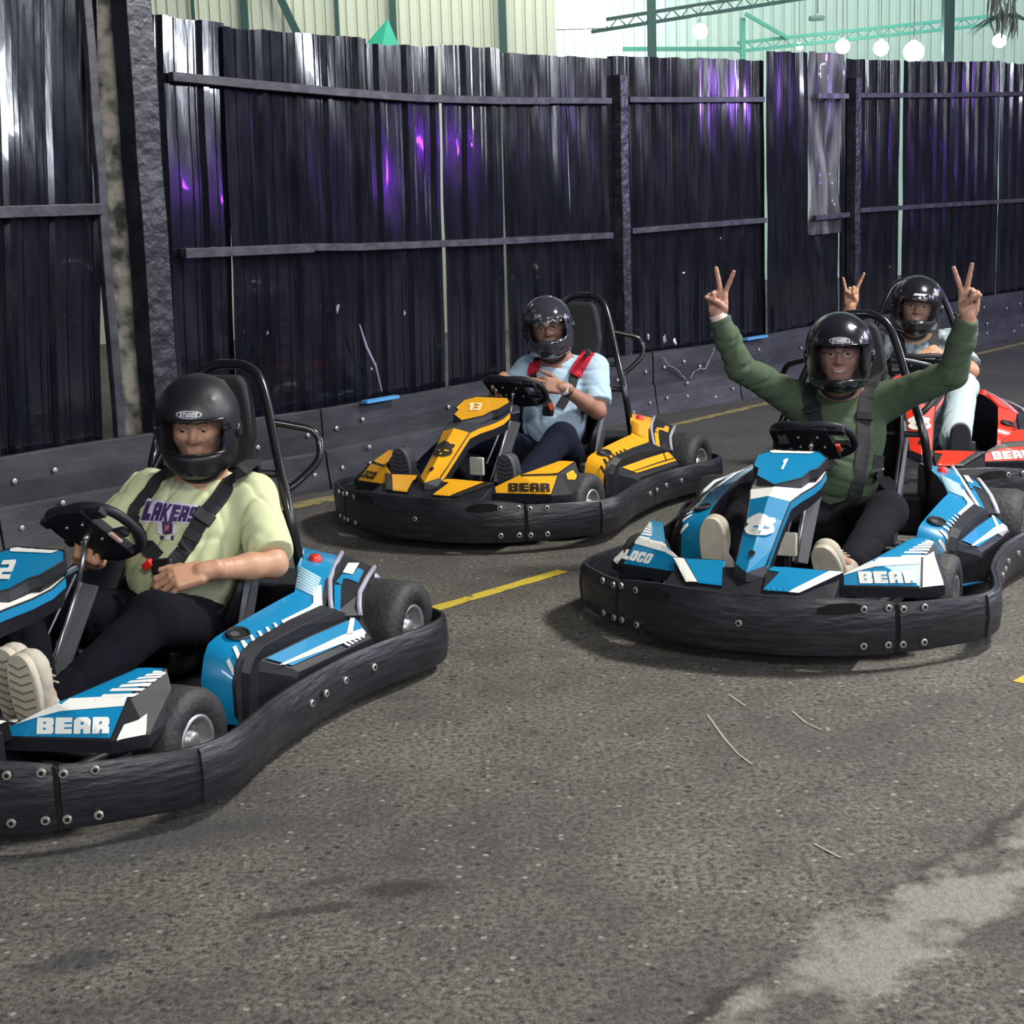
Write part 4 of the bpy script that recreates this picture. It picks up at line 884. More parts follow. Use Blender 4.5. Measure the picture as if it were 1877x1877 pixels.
# bare bulbs and the floodlight
M_BULB = mat('lit_bulb', (1, 1, 1), .3, emit=(.93, 1, .95), estr=40); M_SOCK = mat('lamp_socket', (.12, .13, .13), .5)
bulbs = [(2.83, 22, 3.68, .105, 'lamp bulb under the upper truss, leftmost of the row'), (4.60, 24, 3.61, .055, 'smallest lamp bulb, right below the mint truss'), (4.82, 22, 3.41, .10, 'lamp bulb above the torn pale sheet'), (5.36, 22, 3.37, .105, 'lamp bulb just left of the biggest one'), (5.29, 20, 3.14, .13, 'biggest lamp bulb, touching the fence top'), (6.38, 20, 3.24, .085, 'lamp bulb among the dried palm leaves')]
for (x, y, z, r, lb) in bulbs:
    root = tag(empty('lamp', (x, y, z)), lb, 'lamp', 'bare lamp bulbs in the hall beyond the fence')
    mbb = MB(); mbb.lathe([(-r, .0005)] + [(-r * math.cos(t), r * math.sin(t)) for t in np.linspace(.2, PI - .35, 12)], axis='z', n=20); mbb.build('bulb', [M_BULB], root, smooth=True)
    mbb = MB(); mbb.tube([(0, 0, r * .9), (0, 0, r * 1.35)], r * .3, n=10); mbb.tube([(0, 0, r * 1.3), (0, 0, 4.6 - z)], .008, n=4); mbb.build('socket', [M_SOCK], root)
fl = tag(empty('floodlight', (1.00, 18.8, 3.62)), 'glaring floodlight above the middle of the fence', 'floodlight')
mbb = MB(); mbb.box(-.30, .30, .02, .12, -.18, .18); mbb.build('housing', [M_SOCK], fl); mbb = MB(); mbb.box(-.28, .28, -.012, .02, -.16, .16); mbb.build('lens', [mat('flood_lens', (1, 1, 1), .3, emit=(.95, 1, .98), estr=60)], fl)
area('floodlight_beam', (1.0, 18.7, 3.62), (.4, 13, 3.0), .5, .3, 120, (.92, 1, .97)).parent = None
cg = tag(empty('ceiling_camera', (4.47, 22, 3.97)), 'small hanging camera between the roof trusses', 'camera')
mbb = MB(); mbb.tube([(0, 0, .7), (0, 0, -.1)], .012, n=5); mbb.build('stem', [M_SOCK], cg); mbb = MB(); mbb.box(-.12, .10, -.05, .05, -.20, -.13); mbb.build('body', [mat('camera_body', (.10, .16, .15), .5)], cg, bevel=.02)
# dried palm leaves
palm = tag(empty('palm', (6.15, 19, 3.45)), 'dried hanging palm leaves in the upper right corner', 'palm')
M_PALM = mat('dry_palm', (.14, .15, .13), .8)
mbb = MB()
for i in range(60):
    x = rng.uniform(-.22, .14); y = rng.uniform(-.2, .2); z = rng.uniform(-.05, .6); l = rng.uniform(.15, .4)
    mbb.tube([(x, y, z), (x + rng.uniform(-.02, .02), y, z - l * .5), (x + rng.uniform(-.05, .05), y, z - l)], [.008, .014, .002], n=4)
mbb.build('dry_fibre', [M_PALM], palm)['kind'] = 'stuff'
for i in range(16):
    a_ = PI * (.05 + .9 * i / 15); mbb = MB(); L_ = rng.uniform(.42, .62); P = []
    for k_ in range(6):
        u = k_ / 5; P.append((math.cos(a_) * L_ * u, rng.uniform(-.02, .02), -.02 + math.sin(a_) * L_ * .30 * u - .55 * L_ * u * u * (1.1 - .4 * math.sin(a_))))
    mbb.tube(P, [.012, .016, .014, .011, .007, .002], n=4); mbb.build('leaf', [mat('palm_leaf', (.06, .13, .10), .6)], palm)
# ------------------------------------------------------------------ distance-field sculpting: bodies and clothes are each one smooth continuous surface
class Field:
    def __init__(s, lo, hi, h):
        s.lo = np.array(lo, float) - 2 * h; s.h = h; s.n = np.ceil((np.array(hi) + 2 * h - s.lo) / h).astype(int) + 1
        s.a = np.full(s.n, 1.0, np.float32)
    def sub(s, lo, hi):
        i0 = np.clip(np.floor((np.array(lo) - s.lo) / s.h).astype(int), 0, s.n - 1); i1 = np.clip(np.ceil((np.array(hi) - s.lo) / s.h).astype(int) + 1, 1, s.n)
        if (i1 <= i0).any(): return None
        sl = tuple(slice(a, b) for a, b in zip(i0, i1))
        ax = [s.lo[k] + s.h * np.arange(i0[k], i1[k]) for k in range(3)]
        X = [ax[0][:, None, None].astype(np.float32), ax[1][None, :, None].astype(np.float32), ax[2][None, None, :].astype(np.float32)]
        return sl, X
    def op(s, prim, k=.02, mode='u'):
        kind, P, infl = prim[0], prim[1:-1], prim[-1]
        lo, hi = bounds(prim); m = k + 2.5 * s.h
        r = s.sub(lo - m, hi + m)
        if r is None: return
        sl, X = r; d = dist(prim, X); a = s.a[sl]
        if mode == 'u':
            hh = np.clip(.5 + .5 * (a - d) / k, 0, 1); s.a[sl] = a * (1 - hh) + d * hh - k * hh * (1 - hh)
        elif mode == 's':
            d = -d; hh = np.clip(.5 - .5 * (a - d) / k, 0, 1); s.a[sl] = a * (1 - hh) + d * hh + k * hh * (1 - hh)
    def wrinkle(s, fn):
        X = [(s.lo[k] + s.h * np.arange(s.n[k])).astype(np.float32).reshape([-1 if j == k else 1 for j in range(3)]) for k in range(3)]
        m = np.abs(s.a) < .03; idx = np.nonzero(m)
        p = np.stack([s.lo[k] + s.h * idx[k] for k in range(3)], 1); s.a[m] += fn(p).astype(np.float32)
    def mesh(s, keep=None):
        a = s.a; ins = a < 0; c = [slice(0, -1), slice(1, None)]
        cnt = np.zeros(tuple(s.n - 1), np.int8)
        for i in (0, 1):
            for j in (0, 1):
                for k in (0, 1): cnt += ins[c[i], c[j], c[k]]
        act = (cnt > 0) & (cnt < 8); idx = -np.ones(act.shape, np.int64); cells = np.argwhere(act); idx[act] = np.arange(len(cells))
        acc = np.zeros((len(cells), 3)); num = np.zeros(len(cells)); I, J, K = cells.T
        for ax in range(3):
            for u in (0, 1):
                for v in (0, 1):
                    o = [0, 0, 0]; o[(ax + 1) % 3] = u; o[(ax + 2) % 3] = v; q = list(o); q[ax] = 1
                    f0 = a[I + o[0], J + o[1], K + o[2]]; f1 = a[I + q[0], J + q[1], K + q[2]]; cr = (f0 < 0) != (f1 < 0)
                    t = np.where(cr, f0 / np.where(cr, f0 - f1, 1), 0); pt = np.array(o, float)[None, :].repeat(len(cells), 0); pt[:, ax] = t
                    acc += pt * cr[:, None]; num += cr
        V = s.lo + s.h * (cells + acc / num[:, None]); F = []
        for ax in range(3):
            b, d = (ax + 1) % 3, (ax + 2) % 3
            sl0 = [slice(None)] * 3; sl1 = [slice(None)] * 3; sl0[ax] = slice(0, -1); sl1[ax] = slice(1, None)
            e = ins[tuple(sl0)] != ins[tuple(sl1)]; E_ = np.argwhere(e); ok = (E_[:, b] > 0) & (E_[:, d] > 0) & (E_[:, b] < s.n[b] - 1) & (E_[:, d] < s.n[d] - 1); E_ = E_[ok]
            def cell(du, dv):
                q = E_.copy(); q[:, b] += du; q[:, d] += dv; return idx[q[:, 0], q[:, 1], q[:, 2]]
            quad = np.stack([cell(-1, -1), cell(0, -1), cell(0, 0), cell(-1, 0)], 1)
            flip = ins[E_[:, 0], E_[:, 1], E_[:, 2]]; quad[~flip] = quad[~flip][:, ::-1]; F.append(quad)
        F = np.concatenate(F); F = F[(F >= 0).all(1)]
        return V, F
def np_mesh(V, F, name):
    me = bpy.data.meshes.new(name); me.vertices.add(len(V)); me.vertices.foreach_set('co', V.astype(np.float32).ravel())
    me.loops.add(F.size); me.loops.foreach_set('vertex_index', F.ravel().astype(np.int32)); me.polygons.add(len(F))
    me.polygons.foreach_set('loop_start', np.arange(0, F.size, 4, dtype=np.int32)); me.polygons.foreach_set('loop_total', np.full(len(F), 4, np.int32))
    me.update(calc_edges=True); me.validate(); return me
def bounds(p):
    if p[0] == 'c': a, b, r0, r1, i = p[1:]; r = max(r0, r1) + i; return np.minimum(a, b) - r, np.maximum(a, b) + r
    if p[0] == 'e': c, r, R, i = p[1:]; m = max(r) + i; return np.array(c) - m, np.array(c) + m
    if p[0] == 'b': c, hx, R, rad, i = p[1:]; m = np.linalg.norm(hx) + rad + i; return np.array(c) - m, np.array(c) + m
def dist(p, X):
    if p[0] == 'c':   # tapered capsule
        a, b, r0, r1, i = p[1:]; a = np.array(a, np.float32); b = np.array(b, np.float32); ab = b - a; L2 = float(ab @ ab) + 1e-9
        t = np.clip(sum((X[k] - a[k]) * ab[k] for k in range(3)) / L2, 0, 1)
        d = np.sqrt(sum((X[k] - a[k] - t * ab[k]) ** 2 for k in range(3))); return d - (r0 + (r1 - r0) * t) - i
    if p[0] == 'e':   # ellipsoid with rotation
        c, r, R, i = p[1:]; Y = [X[k] - c[k] for k in range(3)]
        if R is not None: Y = [sum(float(R[k][j]) * Y[k] for k in range(3)) for j in range(3)]
        r = [x + i for x in r]; k0 = np.sqrt(sum((Y[k] / r[k]) ** 2 for k in range(3))); k1 = np.sqrt(sum((Y[k] / r[k] ** 2) ** 2 for k in range(3))) + 1e-9
        return k0 * (k0 - 1) / k1
    if p[0] == 'b':
        c, hx, R, rad, i = p[1:]; Y = [X[k] - c[k] for k in range(3)]
        if R is not None: Y = [sum(float(R[k][j]) * Y[k] for k in range(3)) for j in range(3)]
        q = [np.abs(Y[k]) - (hx[k] + i) for k in range(3)]
        return np.sqrt(sum(np.maximum(v, 0) ** 2 for v in q)) + np.minimum(np.maximum(np.maximum(q[0], q[1]), q[2]), 0) - rad
def cap(a, b, r0, r1=None, i=0.0): return ('c', np.array(a, float), np.array(b, float), r0, r0 if r1 is None else r1, i)
def ell(c, r, R=None, i=0.0): return ('e', np.array(c, float), list(r), R, i)
def boxp(c, h, R=None, rad=.0, i=0.0): return ('b', np.array(c, float), list(h), R, rad, i)
def infl(p, d): return p[:-1] + (p[-1] + d,)
def frame(fwd, up):
    """columns: forward, left, up"""
    f = np.array(fwd, float); f /= np.linalg.norm(f); u = np.array(up, float); u -= f * (u @ f); u /= np.linalg.norm(u); return np.stack([f, np.cross(u, f), u], 1)
def field_mesh(prims, h, k=.02, subs=(), wr=None, name='m', clip=None):
    B = [bounds(p) for p in prims]; f = Field(np.min([b[0] for b in B], 0), np.max([b[1] for b in B], 0), h)
    for p in prims:
        kk = k
        if isinstance(p[0], tuple): p, kk = p[0], p[1]
        f.op(p, kk)
    for p in subs: f.op(p, .004, 's')
    if wr: f.wrinkle(wr)
    V, F = f.mesh(); return np_mesh(V, F, name)
# ---- a hand: five fingers with their own bends, thumb rooted at the side of the palm
def hand(W, d, pn, thumb, curls, spread, th, sc=1.0):
    """W wrist, d towards the fingers, pn palm normal, thumb = +1/-1 side along cross(d, pn); curls per finger (index..little) in degrees per joint; th = thumb spec (out, over, bend)"""
    d = np.array(d, float); d /= np.linalg.norm(d); pn = np.array(pn, float); pn -= d * (pn @ d); pn /= np.linalg.norm(pn); s = np.cross(d, pn) * thumb; W = np.array(W, float)
    pr = []
    R = np.stack([d, s, pn], 1)
    pr.append(cap(W - d * .03 * sc, W + d * .012 * sc, .0255 * sc, .026 * sc))
    pr.append(boxp(W + d * .050 * sc, (.030 * sc, .026 * sc, .0045 * sc), R, .0105 * sc))
    pr.append(cap(W + d * .012 * sc + s * .016 * sc + pn * .004, W + d * .050 * sc + s * .028 * sc + pn * .004, .0165 * sc, .012 * sc))      # thumb mount
    pr.append(cap(W + d * .012 * sc - s * .018 * sc + pn * .003, W + d * .070 * sc - s * .027 * sc + pn * .002, .0150 * sc, .0115 * sc))
    base = [(.090, .028, .0100, (.044, .027, .022)), (.094, .0095, .0102, (.048, .030, .023)), (.090, -.010, .0097, (.044, .028, .022)), (.080, -.0285, .0086, (.034, .021, .019))]
    for i, (u, v, r, seg) in enumerate(base):
        p = W + d * u * sc + s * v * sc; a = math.radians(spread[i]); dr = d * math.cos(a) + s * math.sin(a); tot = 0; rr = r * sc
        pr.append(cap(W + d * .045 * sc + s * v * .8 * sc, p, .0115 * sc, rr * 1.06))
        for j, L in enumerate(seg):
            tot += curls[i][j]; c = math.radians(tot); q = p + (dr * math.cos(c) + pn * math.sin(c)) * L * sc
            pr.append((cap(p, q, rr, rr * .90), .004)); rr *= .90; p = q
    o, ov, bd = th; p = W + d * .030 * sc + s * .026 * sc + pn * .008 * sc
    a = math.radians(o); dr = d * math.cos(a) + s * math.sin(a); dr = dr * math.cos(math.radians(ov)) + pn * math.sin(math.radians(ov)); q = p + dr * .038 * sc; pr.append((cap(p, q, .0135 * sc, .0110 * sc), .006))
    a2 = math.radians(o - bd); dr2 = d * math.cos(a2) + s * math.sin(a2); dr2 = dr2 * math.cos(math.radians(ov * .8)) + pn * math.sin(math.radians(ov * .8)); q2 = q + dr2 * .030 * sc; pr.append((cap(q, q2, .0108 * sc, .0095 * sc), .004))
    a3 = math.radians(o - bd * 1.6); dr3 = d * math.cos(a3) + s * math.sin(a3); dr3 = dr3 * math.cos(math.radians(ov * .7)) + pn * math.sin(math.radians(ov * .7)); pr.append((cap(q2, q2 + dr3 * .022 * sc, .0096 * sc, .0080 * sc), .004))
    return pr
def folds(seed, amp=.004, fr=38, dirs=None):
    r = np.random.RandomState(seed); D = [v / np.linalg.norm(v) for v in (dirs or [r.normal(size=3) for _ in range(5)])]; ph = r.uniform(0, 6, 12)
    def fn(p):
        w0 = np.sin(p @ np.array([7., 3, 5]) + ph[0]) + np.sin(p @ np.array([-4., 9, 2]) + ph[1]); out = 0
        for i, d in enumerate(D):
            m = np.clip(np.sin(p @ (np.roll(d, 1) * 11) + ph[2 + i]) + .2, 0, 1); sn = np.sin(p @ (d * fr) + 1.5 * w0 + ph[6 + i]); out = out + m * (np.exp(-(sn / .32) ** 2) - .25)
        return amp * out
    return fn
SKINM = mat('skin', (.50, .27, .165), .48, bump=.06, bscale=160, var=.25, vscale=30, var_col=(.42, .20, .115))
SKIN2 = mat('deeper_skin', (.33, .165, .11), .48, bump=.06, bscale=160, var=.25, vscale=30, var_col=(.20, .09, .06))
SKIN3 = mat('rosy_skin', (.46, .245, .175), .46, bump=.06, bscale=160, var=.3, vscale=30, var_col=(.32, .14, .09))
M_EYEW = mat('eye_white', (.42, .38, .35), .25); M_IRIS = mat('dark_iris', (.012, .008, .006), .12)
M_HELM = mat('black_helmet_shell', (.010, .011, .014), .22, coat=.6, bump=.02, bscale=200); M_HELM_M = mat('matt_helmet', (.008, .0085, .011), .44)
M_LINER = mat('helmet_liner', (.030, .030, .034), .9); M_TRIMW = mat('silver_print', (.55, .56, .58), .35)
def visor_mat(name, tint, fac, rough=.06):
    if name in MATS: return MATS[name]
    m = bpy.data.materials.new(name); m.use_nodes = True; nt = m.node_tree; nt.nodes.clear(); o = nt.nodes.new('ShaderNodeOutputMaterial')
    t = nt.nodes.new('ShaderNodeBsdfTransparent'); t.inputs[0].default_value = (*tint, 1); g = nt.nodes.new('ShaderNodeBsdfGlossy'); g.inputs['Roughness'].default_value = rough; g.inputs['Color'].default_value = (.9, .9, 1, 1)
    l = nt.nodes.new('ShaderNodeFresnel'); l.inputs[0].default_value = 1.45; a = nt.nodes.new('ShaderNodeMath'); a.operation = 'MULTIPLY_ADD'; a.inputs[1].default_value = .8; a.inputs[2].default_value = fac
    mx = nt.nodes.new('ShaderNodeMixShader'); nt.links.new(l.outputs[0], a.inputs[0]); nt.links.new(a.outputs[0], mx.inputs[0]); nt.links.new(t.outputs[0], mx.inputs[1]); nt.links.new(g.outputs[0], mx.inputs[2]); nt.links.new(mx.outputs[0], o.inputs[0])
    MATS[name] = m; return m

def Rz(a): c, s = math.cos(a), math.sin(a); return np.array([[c, -s, 0], [s, c, 0], [0, 0, 1.]])
def make_helmet(person, C, yaw, pitch, roll, style):
    R = Rz(yaw) @ np.array([[math.cos(pitch), 0, math.sin(pitch)], [0, 1, 0], [-math.sin(pitch), 0, math.cos(pitch)]]) @ np.array([[1, 0, 0], [0, math.cos(roll), -math.sin(roll)], [0, math.sin(roll), math.cos(roll)]])
    P = lambda x, y, z: C + R @ np.array([x, y, z])
    f = Field(C - .24, C + .24, .0036)
    for p, k in ((ell(P(-.005, 0, .030), (.152, .126, .130), R), .02), (ell(P(.012, 0, -.055), (.140, .112, .105), R), .05), (ell(P(.085, 0, -.085), (.066, .072, .052), R), .03), (ell(P(-.02, 0, -.09), (.115, .106, .07), R), .03)):
        f.op(p, k)
    if style.get('fin', True):
        for s in (1, -1): f.op(cap(P(.080, .056 * s, .098), P(-.085, .060 * s, .112), .008, .012), .02)
        f.op(cap(P(.12, .0, -.06), P(.148, 0, -.105), .018, .012), .018)
    f.op(ell(P(.005, 0, .006), (.128, .104, .112), R), .008, 's'); f.op(ell(P(.0, 0, -.14), (.105, .088, .08), R), .01, 's')
    zt, zb, hw = style.get('port', (.040, -.052, .088))
    f.op(boxp(P(.16, 0, (zt + zb) / 2), (.09, hw - .025, (zt - zb) / 2 - .022), R, .024), .01, 's')
    V, F = f.mesh(); hm = link('helmet', np_mesh(V, F, 'helmet'), person, [style['shell']], smooth=True)
    hm['label'] = style['label']
    # visor: a curved clear sheet over the opening
    def srf(az, z, k=1.0):
        zz = (z - .030) / .130; r0 = math.sqrt(max(.05, 1 - zz * zz)) if z > -.0 else None
        rx, ry = .152, .126; cz = math.sqrt(max(.02, 1 - ((z - .03) / .130) ** 2)) if z > .0 else .973 - .6 * (-.0 - z) * .3
        return P((-.005 + rx * cz * math.cos(az)) * k + style.get('vo', .004), ry * cz * math.sin(az) * k, z)
    vz0, vz1, va = style.get('visor', (-.050, .050, 1.05)); secs = []
    for i in range(13):
        z = vz0 + (vz1 - vz0) * i / 12; secs.append([srf(va * (j / 16 - .5) * 2 * (1 - .12 * abs(i / 6 - 1) ** 3), z, 1.015) for j in range(17)])
    mb = MB(); mb.loft([[tuple(q) for q in r] for r in secs], closed=False, caps=False)
    vi = mb.build('visor', [style['visor_mat']], hm, smooth=True)
    mb = MB(); rim = [secs[0][j] for j in range(17)] + [secs[i][16] for i in range(13)] + [secs[12][j] for j in range(16, -1, -1)] + [secs[i][0] for i in range(12, -1, -1)]
    mb.tube([tuple(q) for q in rim[:17]], .0022, n=5); mb.tube([tuple(q) for q in rim[30:47]], .0020, n=5); mb.build('visor_edge', [style.get('edge', M_HELM)], vi, smooth=True)
    for s in (1, -1):
        mb = MB(); c = P(.018, .122 * s, -.004); n = (R @ np.array([.1, s, 0])); mb.tube([tuple(c), tuple(c + n / np.linalg.norm(n) * .010)], [.026, .022], n=18); mb.build('visor_pivot', [M_HELM], hm, smooth=True)
    # badge
    bv = bvh_of([hm]); eye = P(.9, 0, .12)
    def bp(u, v): return P(.16, u, v)
    zc = style.get('badge_z', .073)
    if style.get('badge', 'oval') == 'oval':
        ov = [bp(.037 * math.cos(t), zc + .0115 * math.sin(t)) for t in np.linspace(0, 2 * PI, 24, endpoint=False)]; ov2 = [bp(.034 * math.cos(t), zc + .009 * math.sin(t)) for t in np.linspace(0, 2 * PI, 24, endpoint=False)]
        link('badge', drop(bv, eye, [tuple(q) for q in ov], .0008), hm, [M_TRIMW]); link('badge', drop(bv, eye, [tuple(q) for q in ov2], .0013), hm, [M_HELM_M])
        so, cu = word_polys('STUDDS', [bp(.027, zc - .0065), bp(-.027, zc - .0065), bp(-.023, zc + .0065), bp(-.023 + .046 + .002, zc + .0065)], .14)
        so, cu = word_polys('STUDDS', [bp(-.027, zc - .0065), bp(.023, zc - .0065), bp(.027, zc + .0065), bp(-.023, zc + .0065)], .16)
        o = link('lettering', join_meshes([drop(bv, eye, [tuple(q) for q in p], .0018) for p in so]), hm, [M_TRIMW])
        link('lettering', join_meshes([drop(bv, eye, [tuple(q) for q in p], .0023) for p in cu]), hm, [M_HELM_M])
    elif style.get('badge') == 'slant':
        link('badge', drop(bv, eye, [tuple(bp(*q)) for q in ((-.030, zc - .006), (.018, zc - .006), (.020, zc - .013), (.028, zc - .004), (.040, zc + .004), (-.022, zc + .005))], .001), hm, [M_TRIMW])
    else:
        link('badge', drop(bv, eye, [tuple(bp(*q)) for q in ((-.050, zc - .008), (-.015, zc - .006), (-.015, zc + .010), (-.042, zc + .010))], .001), hm, [mat('grey_vent', (.18, .19, .21), .4)])
    # chin vent and strap
    mb = MB(); mb.tube([tuple(P(.142, -.022, -.088)), tuple(P(.150, 0, -.088)), tuple(P(.142, .022, -.088))], .0045, n=6); mb.build('chin_vent', [M_LINER if not style.get('chin') else M_TRIMW], hm, smooth=True)
    mb = MB(); st = [tuple(P(.02, .075, -.10)), tuple(P(.04, .05, -.150)), tuple(P(.045, 0, -.165)), tuple(P(.04, -.05, -.150)), tuple(P(.02, -.075, -.10))]; mb.tube(smooth_path(st, 4), .007, n=6); mb.build('chin_strap', [style.get('strap', M_STRAP)], hm, smooth=True)
    return hm, R

def make_person(k, sp):
    X, Y, a = KARTS[k]
    root = tag(empty('person', (X, Y, 0), a), sp['label'], 'person', 'drivers seated in the karts')
    J = {n: np.array(v, float) for n, v in sp['j'].items()}; skin = sp['skin']
    C = J['helmet']; yaw, pitch, roll = sp['head']
    hm, R = make_helmet(root, C, yaw, pitch, roll, sp['helmet'])
    P = lambda x, y, z: C + R @ np.array([x, y, z])
    # ---------------- body (one surface): head, neck, trunk, arms, hands, legs, feet
    head = [ell(P(-.012, 0, .018), (.094, .079, .088), R), (ell(P(.022, 0, -.030), (.064, .066, .072), R), .03), (ell(P(.048, 0, -.082), (.030, .034, .026), R), .03),
            (cap(P(.083, 0, .012), P(.101, 0, -.020), .0085, .0125), .010), (cap(P(.092, .013, -.023), P(.092, -.013, -.023), .0085), .008),
            (cap(P(.0765, .032, .032), P(.080, .012, .028), .009, .008), .012), (cap(P(.0765, -.032, .032), P(.080, -.012, .028), .009, .008), .012),
            (ell(P(.060, .040, -.020), (.022, .022, .022), R), .02), (ell(P(.060, -.040, -.020), (.022, .022, .022), R), .02),
            (cap(P(.080, .018, -.053), P(.080, -.018, -.053), .0052), .010), (cap(P(.078, .014, -.062), P(.078, -.014, -.062), .0060), .010),
            (ell(P(-.01, .074, -.01), (.018, .008, .030), R), .008), (ell(P(-.01, -.074, -.01), (.018, .008, .030), R), .008)]
    nb = J['neck']; neck = [cap(P(-.02, 0, -.07), nb, .052, .058)]
    sh = (J['Ls'] + J['Rs']) / 2; chest = J['chest']; belly = J['belly']; pel = J['pelvis']; bw = sp.get('bulk', 1.0)
    ax = J['Ls'] - J['Rs']; ax /= np.linalg.norm(ax); up1 = sh - chest; T1 = np.stack([np.cross(ax, up1 / np.linalg.norm(up1)), ax, up1 / np.linalg.norm(up1)], 1)
    up2 = chest - belly; up2 /= np.linalg.norm(up2); f2 = np.cross(ax, up2); f2 /= np.linalg.norm(f2); T2 = np.stack([f2, np.cross(up2, f2), up2], 1)
    trunk = [ell(chest, (.112 * bw, .165 * bw, .15), T2), (ell((chest + belly) / 2, (.118 * bw, .150 * bw, .14), T2), .05), (ell(belly, (.125 * bw, .150 * bw, .12), T2), .05), (ell(pel, (.105, .135, .085), None), .05),
             (cap(J['Ls'], J['Rs'], .055, .055), .05), (cap(nb, chest + (sh - chest) * .5, .07, .08), .05)]
    def limb(s):
        el, wr = J[s + 'el'], J[s + 'wr']; m = J[s + 's']
        return [(cap(m, el, .052 * bw ** .5, .040), .03), (cap(el, el + (wr - el) * .35, .040, .039), .02), (cap(el + (wr - el) * .35, wr, .039, .0265), .02)]
    arms = limb('L') + limb('R')
    def leg(s):
        h_, kn, an, toe = J[s + 'hip'], J[s + 'kn'], J[s + 'an'], J[s + 'toe']
        return [(cap(h_, kn, .066 * bw ** .5, .046), .03), (cap(kn, kn + (an - kn) * .3, .045, .045), .02), (cap(kn + (an - kn) * .3, an, .045, .030), .02), (cap(an, an + (toe - an) * .7, .028, .018), .01)]
    legs = leg('L') + leg('R')
    hands = {s: hand(J[s + 'wr'], *sp[s + 'hand']) for s in 'LR'}
    un = lambda q: [x if not isinstance(x[0], tuple) else x for x in q]
    core = head + neck + trunk + arms + legs
    def build(prims, h, lo=None, hi=None, subs=(), k=.02):
        B = [bounds(x[0] if isinstance(x[0], tuple) else x) for x in prims]; lo_ = np.min([b[0] for b in B], 0) if lo is None else lo; hi_ = np.max([b[1] for b in B], 0) if hi is None else hi
        f = Field(lo_, hi_, h)
        for x in prims:
            if isinstance(x[0], tuple): f.op(x[0], x[1])
            else: f.op(x, k)
        for x in subs: f.op(x, .003, 's')
        return f
    balls = [ell(C + R @ np.array([.03, 0, -.02]), (.13, .13, .13), None)] + [ell(J[s + 'wr'] + .05 * np.array(sp[s + 'hand'][0]) / np.linalg.norm(sp[s + 'hand'][0]), (.14, .14, .14), None) for s in 'LR']
    f = build(core, .0055)
    for s in 'LR':
        for x in hands[s][:1]: f.op(x, .01)
    for b in balls: f.op(infl(b, -.006), .001, 's')
    V, F = f.mesh(); parts = [(V, F)]
    sock = [ell(P(.093, .0315, .012), (.014, .0165, .009), R), ell(P(.093, -.0315, .012), (.014, .0165, .009), R)]
    f = build(head + neck, .0032, C - .15, C + .15, subs=sock)
    r = f.sub(C - 1, C + 1); d = dist(balls[0], r[1]); f.a[r[0]] = np.maximum(f.a[r[0]], d); parts.append(f.mesh())
    for i, s in enumerate('LR'):
        c = balls[1 + i][1]; f = build([x for x in arms] + hands[s], .0030, c - .15, c + .15, k=.007); r = f.sub(c - 1, c + 1); d = dist(balls[1 + i], r[1]); f.a[r[0]] = np.maximum(f.a[r[0]], d); parts.append(f.mesh())
    off = 0; VV = []; FF = []
    for V, F in parts: VV.append(V); FF.append(F + off); off += len(V)
    body = link('body', np_mesh(np.concatenate(VV), np.concatenate(FF), 'body'), root, [skin], smooth=True)
    for s in (1, -1):
        mb = MB(); e = P(.0760, .0315 * s, .0105); thr = sp.get('lid', .0035)
        prof = [(-.0115 * math.cos(t), .0115 * math.sin(t)) for t in np.linspace(.05, PI - .02, 10)]
        ax_ = R @ np.array([1, 0, 0]); lat = R @ np.array([0, 1, 0]); upv = R @ np.array([0, 0, 1]); secs = [[tuple(e + ax_ * q[0] * -1 * -1 + lat * q[1] * math.cos(t) + upv * q[1] * math.sin(t)) for t in np.linspace(0, 2 * PI, 16, endpoint=False)] for q in prof]
        mb.loft(secs); ey = mb.build('eye', [M_EYEW], root, smooth=True)
        mb = MB(); ce = e + ax_ * .0098; g = R @ np.array([0, .0, -.001]); mb.loft([[tuple(ce + g + ax_ * dz + (lat * math.cos(t) + upv * math.sin(t)) * rr) for t in np.linspace(0, 2 * PI, 14, endpoint=False)] for dz, rr in ((.0, .0062), (.0018, .0045), (.0022, .0008))]); mb.build('iris', [M_IRIS], ey, smooth=True)
        lidm = bmesh.new(); bmesh.ops.create_icosphere(lidm, subdivisions=3, radius=.0124)
        uv_ = Vector(upv) ; fv = Vector(ax_)
        dl = [v for v in lidm.verts if v.co.dot(uv_) < thr and v.co.dot(uv_) > -.006]; bmesh.ops.delete(lidm, geom=dl, context='VERTS')
        for v in lidm.verts: v.co += Vector(e)
        lme = bpy.data.meshes.new('eyelid'); lidm.to_mesh(lme); lidm.free(); link('eyelid', lme, ey, [skin], smooth=True)
        # brow
        mb = MB(); mb.tube([tuple(P(.0875, .012 * s, .0285)), tuple(P(.088, .026 * s, .034)), tuple(P(.079, .045 * s, .030))], [.0028, .0036, .0016], n=6); mb.build('eyebrow', [mat('dark_hair', (.012, .009, .008), .8)], root, smooth=True)
        mb = MB(); mb.tube([tuple(P(.0885, .018 * s, .0165)), tuple(P(.0905, .031 * s, .0195)), tuple(P(.085, .045 * s, .0145))], .0022, n=5); mb.build('eyelid', [skin], ey, smooth=True)
    if sp.get('smile'):
        mb = MB(); mb.tube([tuple(P(.0835, .021, -.054)), tuple(P(.0905, 0, -.0585)), tuple(P(.0835, -.021, -.054))], [.002, .0046, .002], n=6); mb.build('teeth', [mat('teeth', (.75, .72, .66), .3)], root, smooth=True)
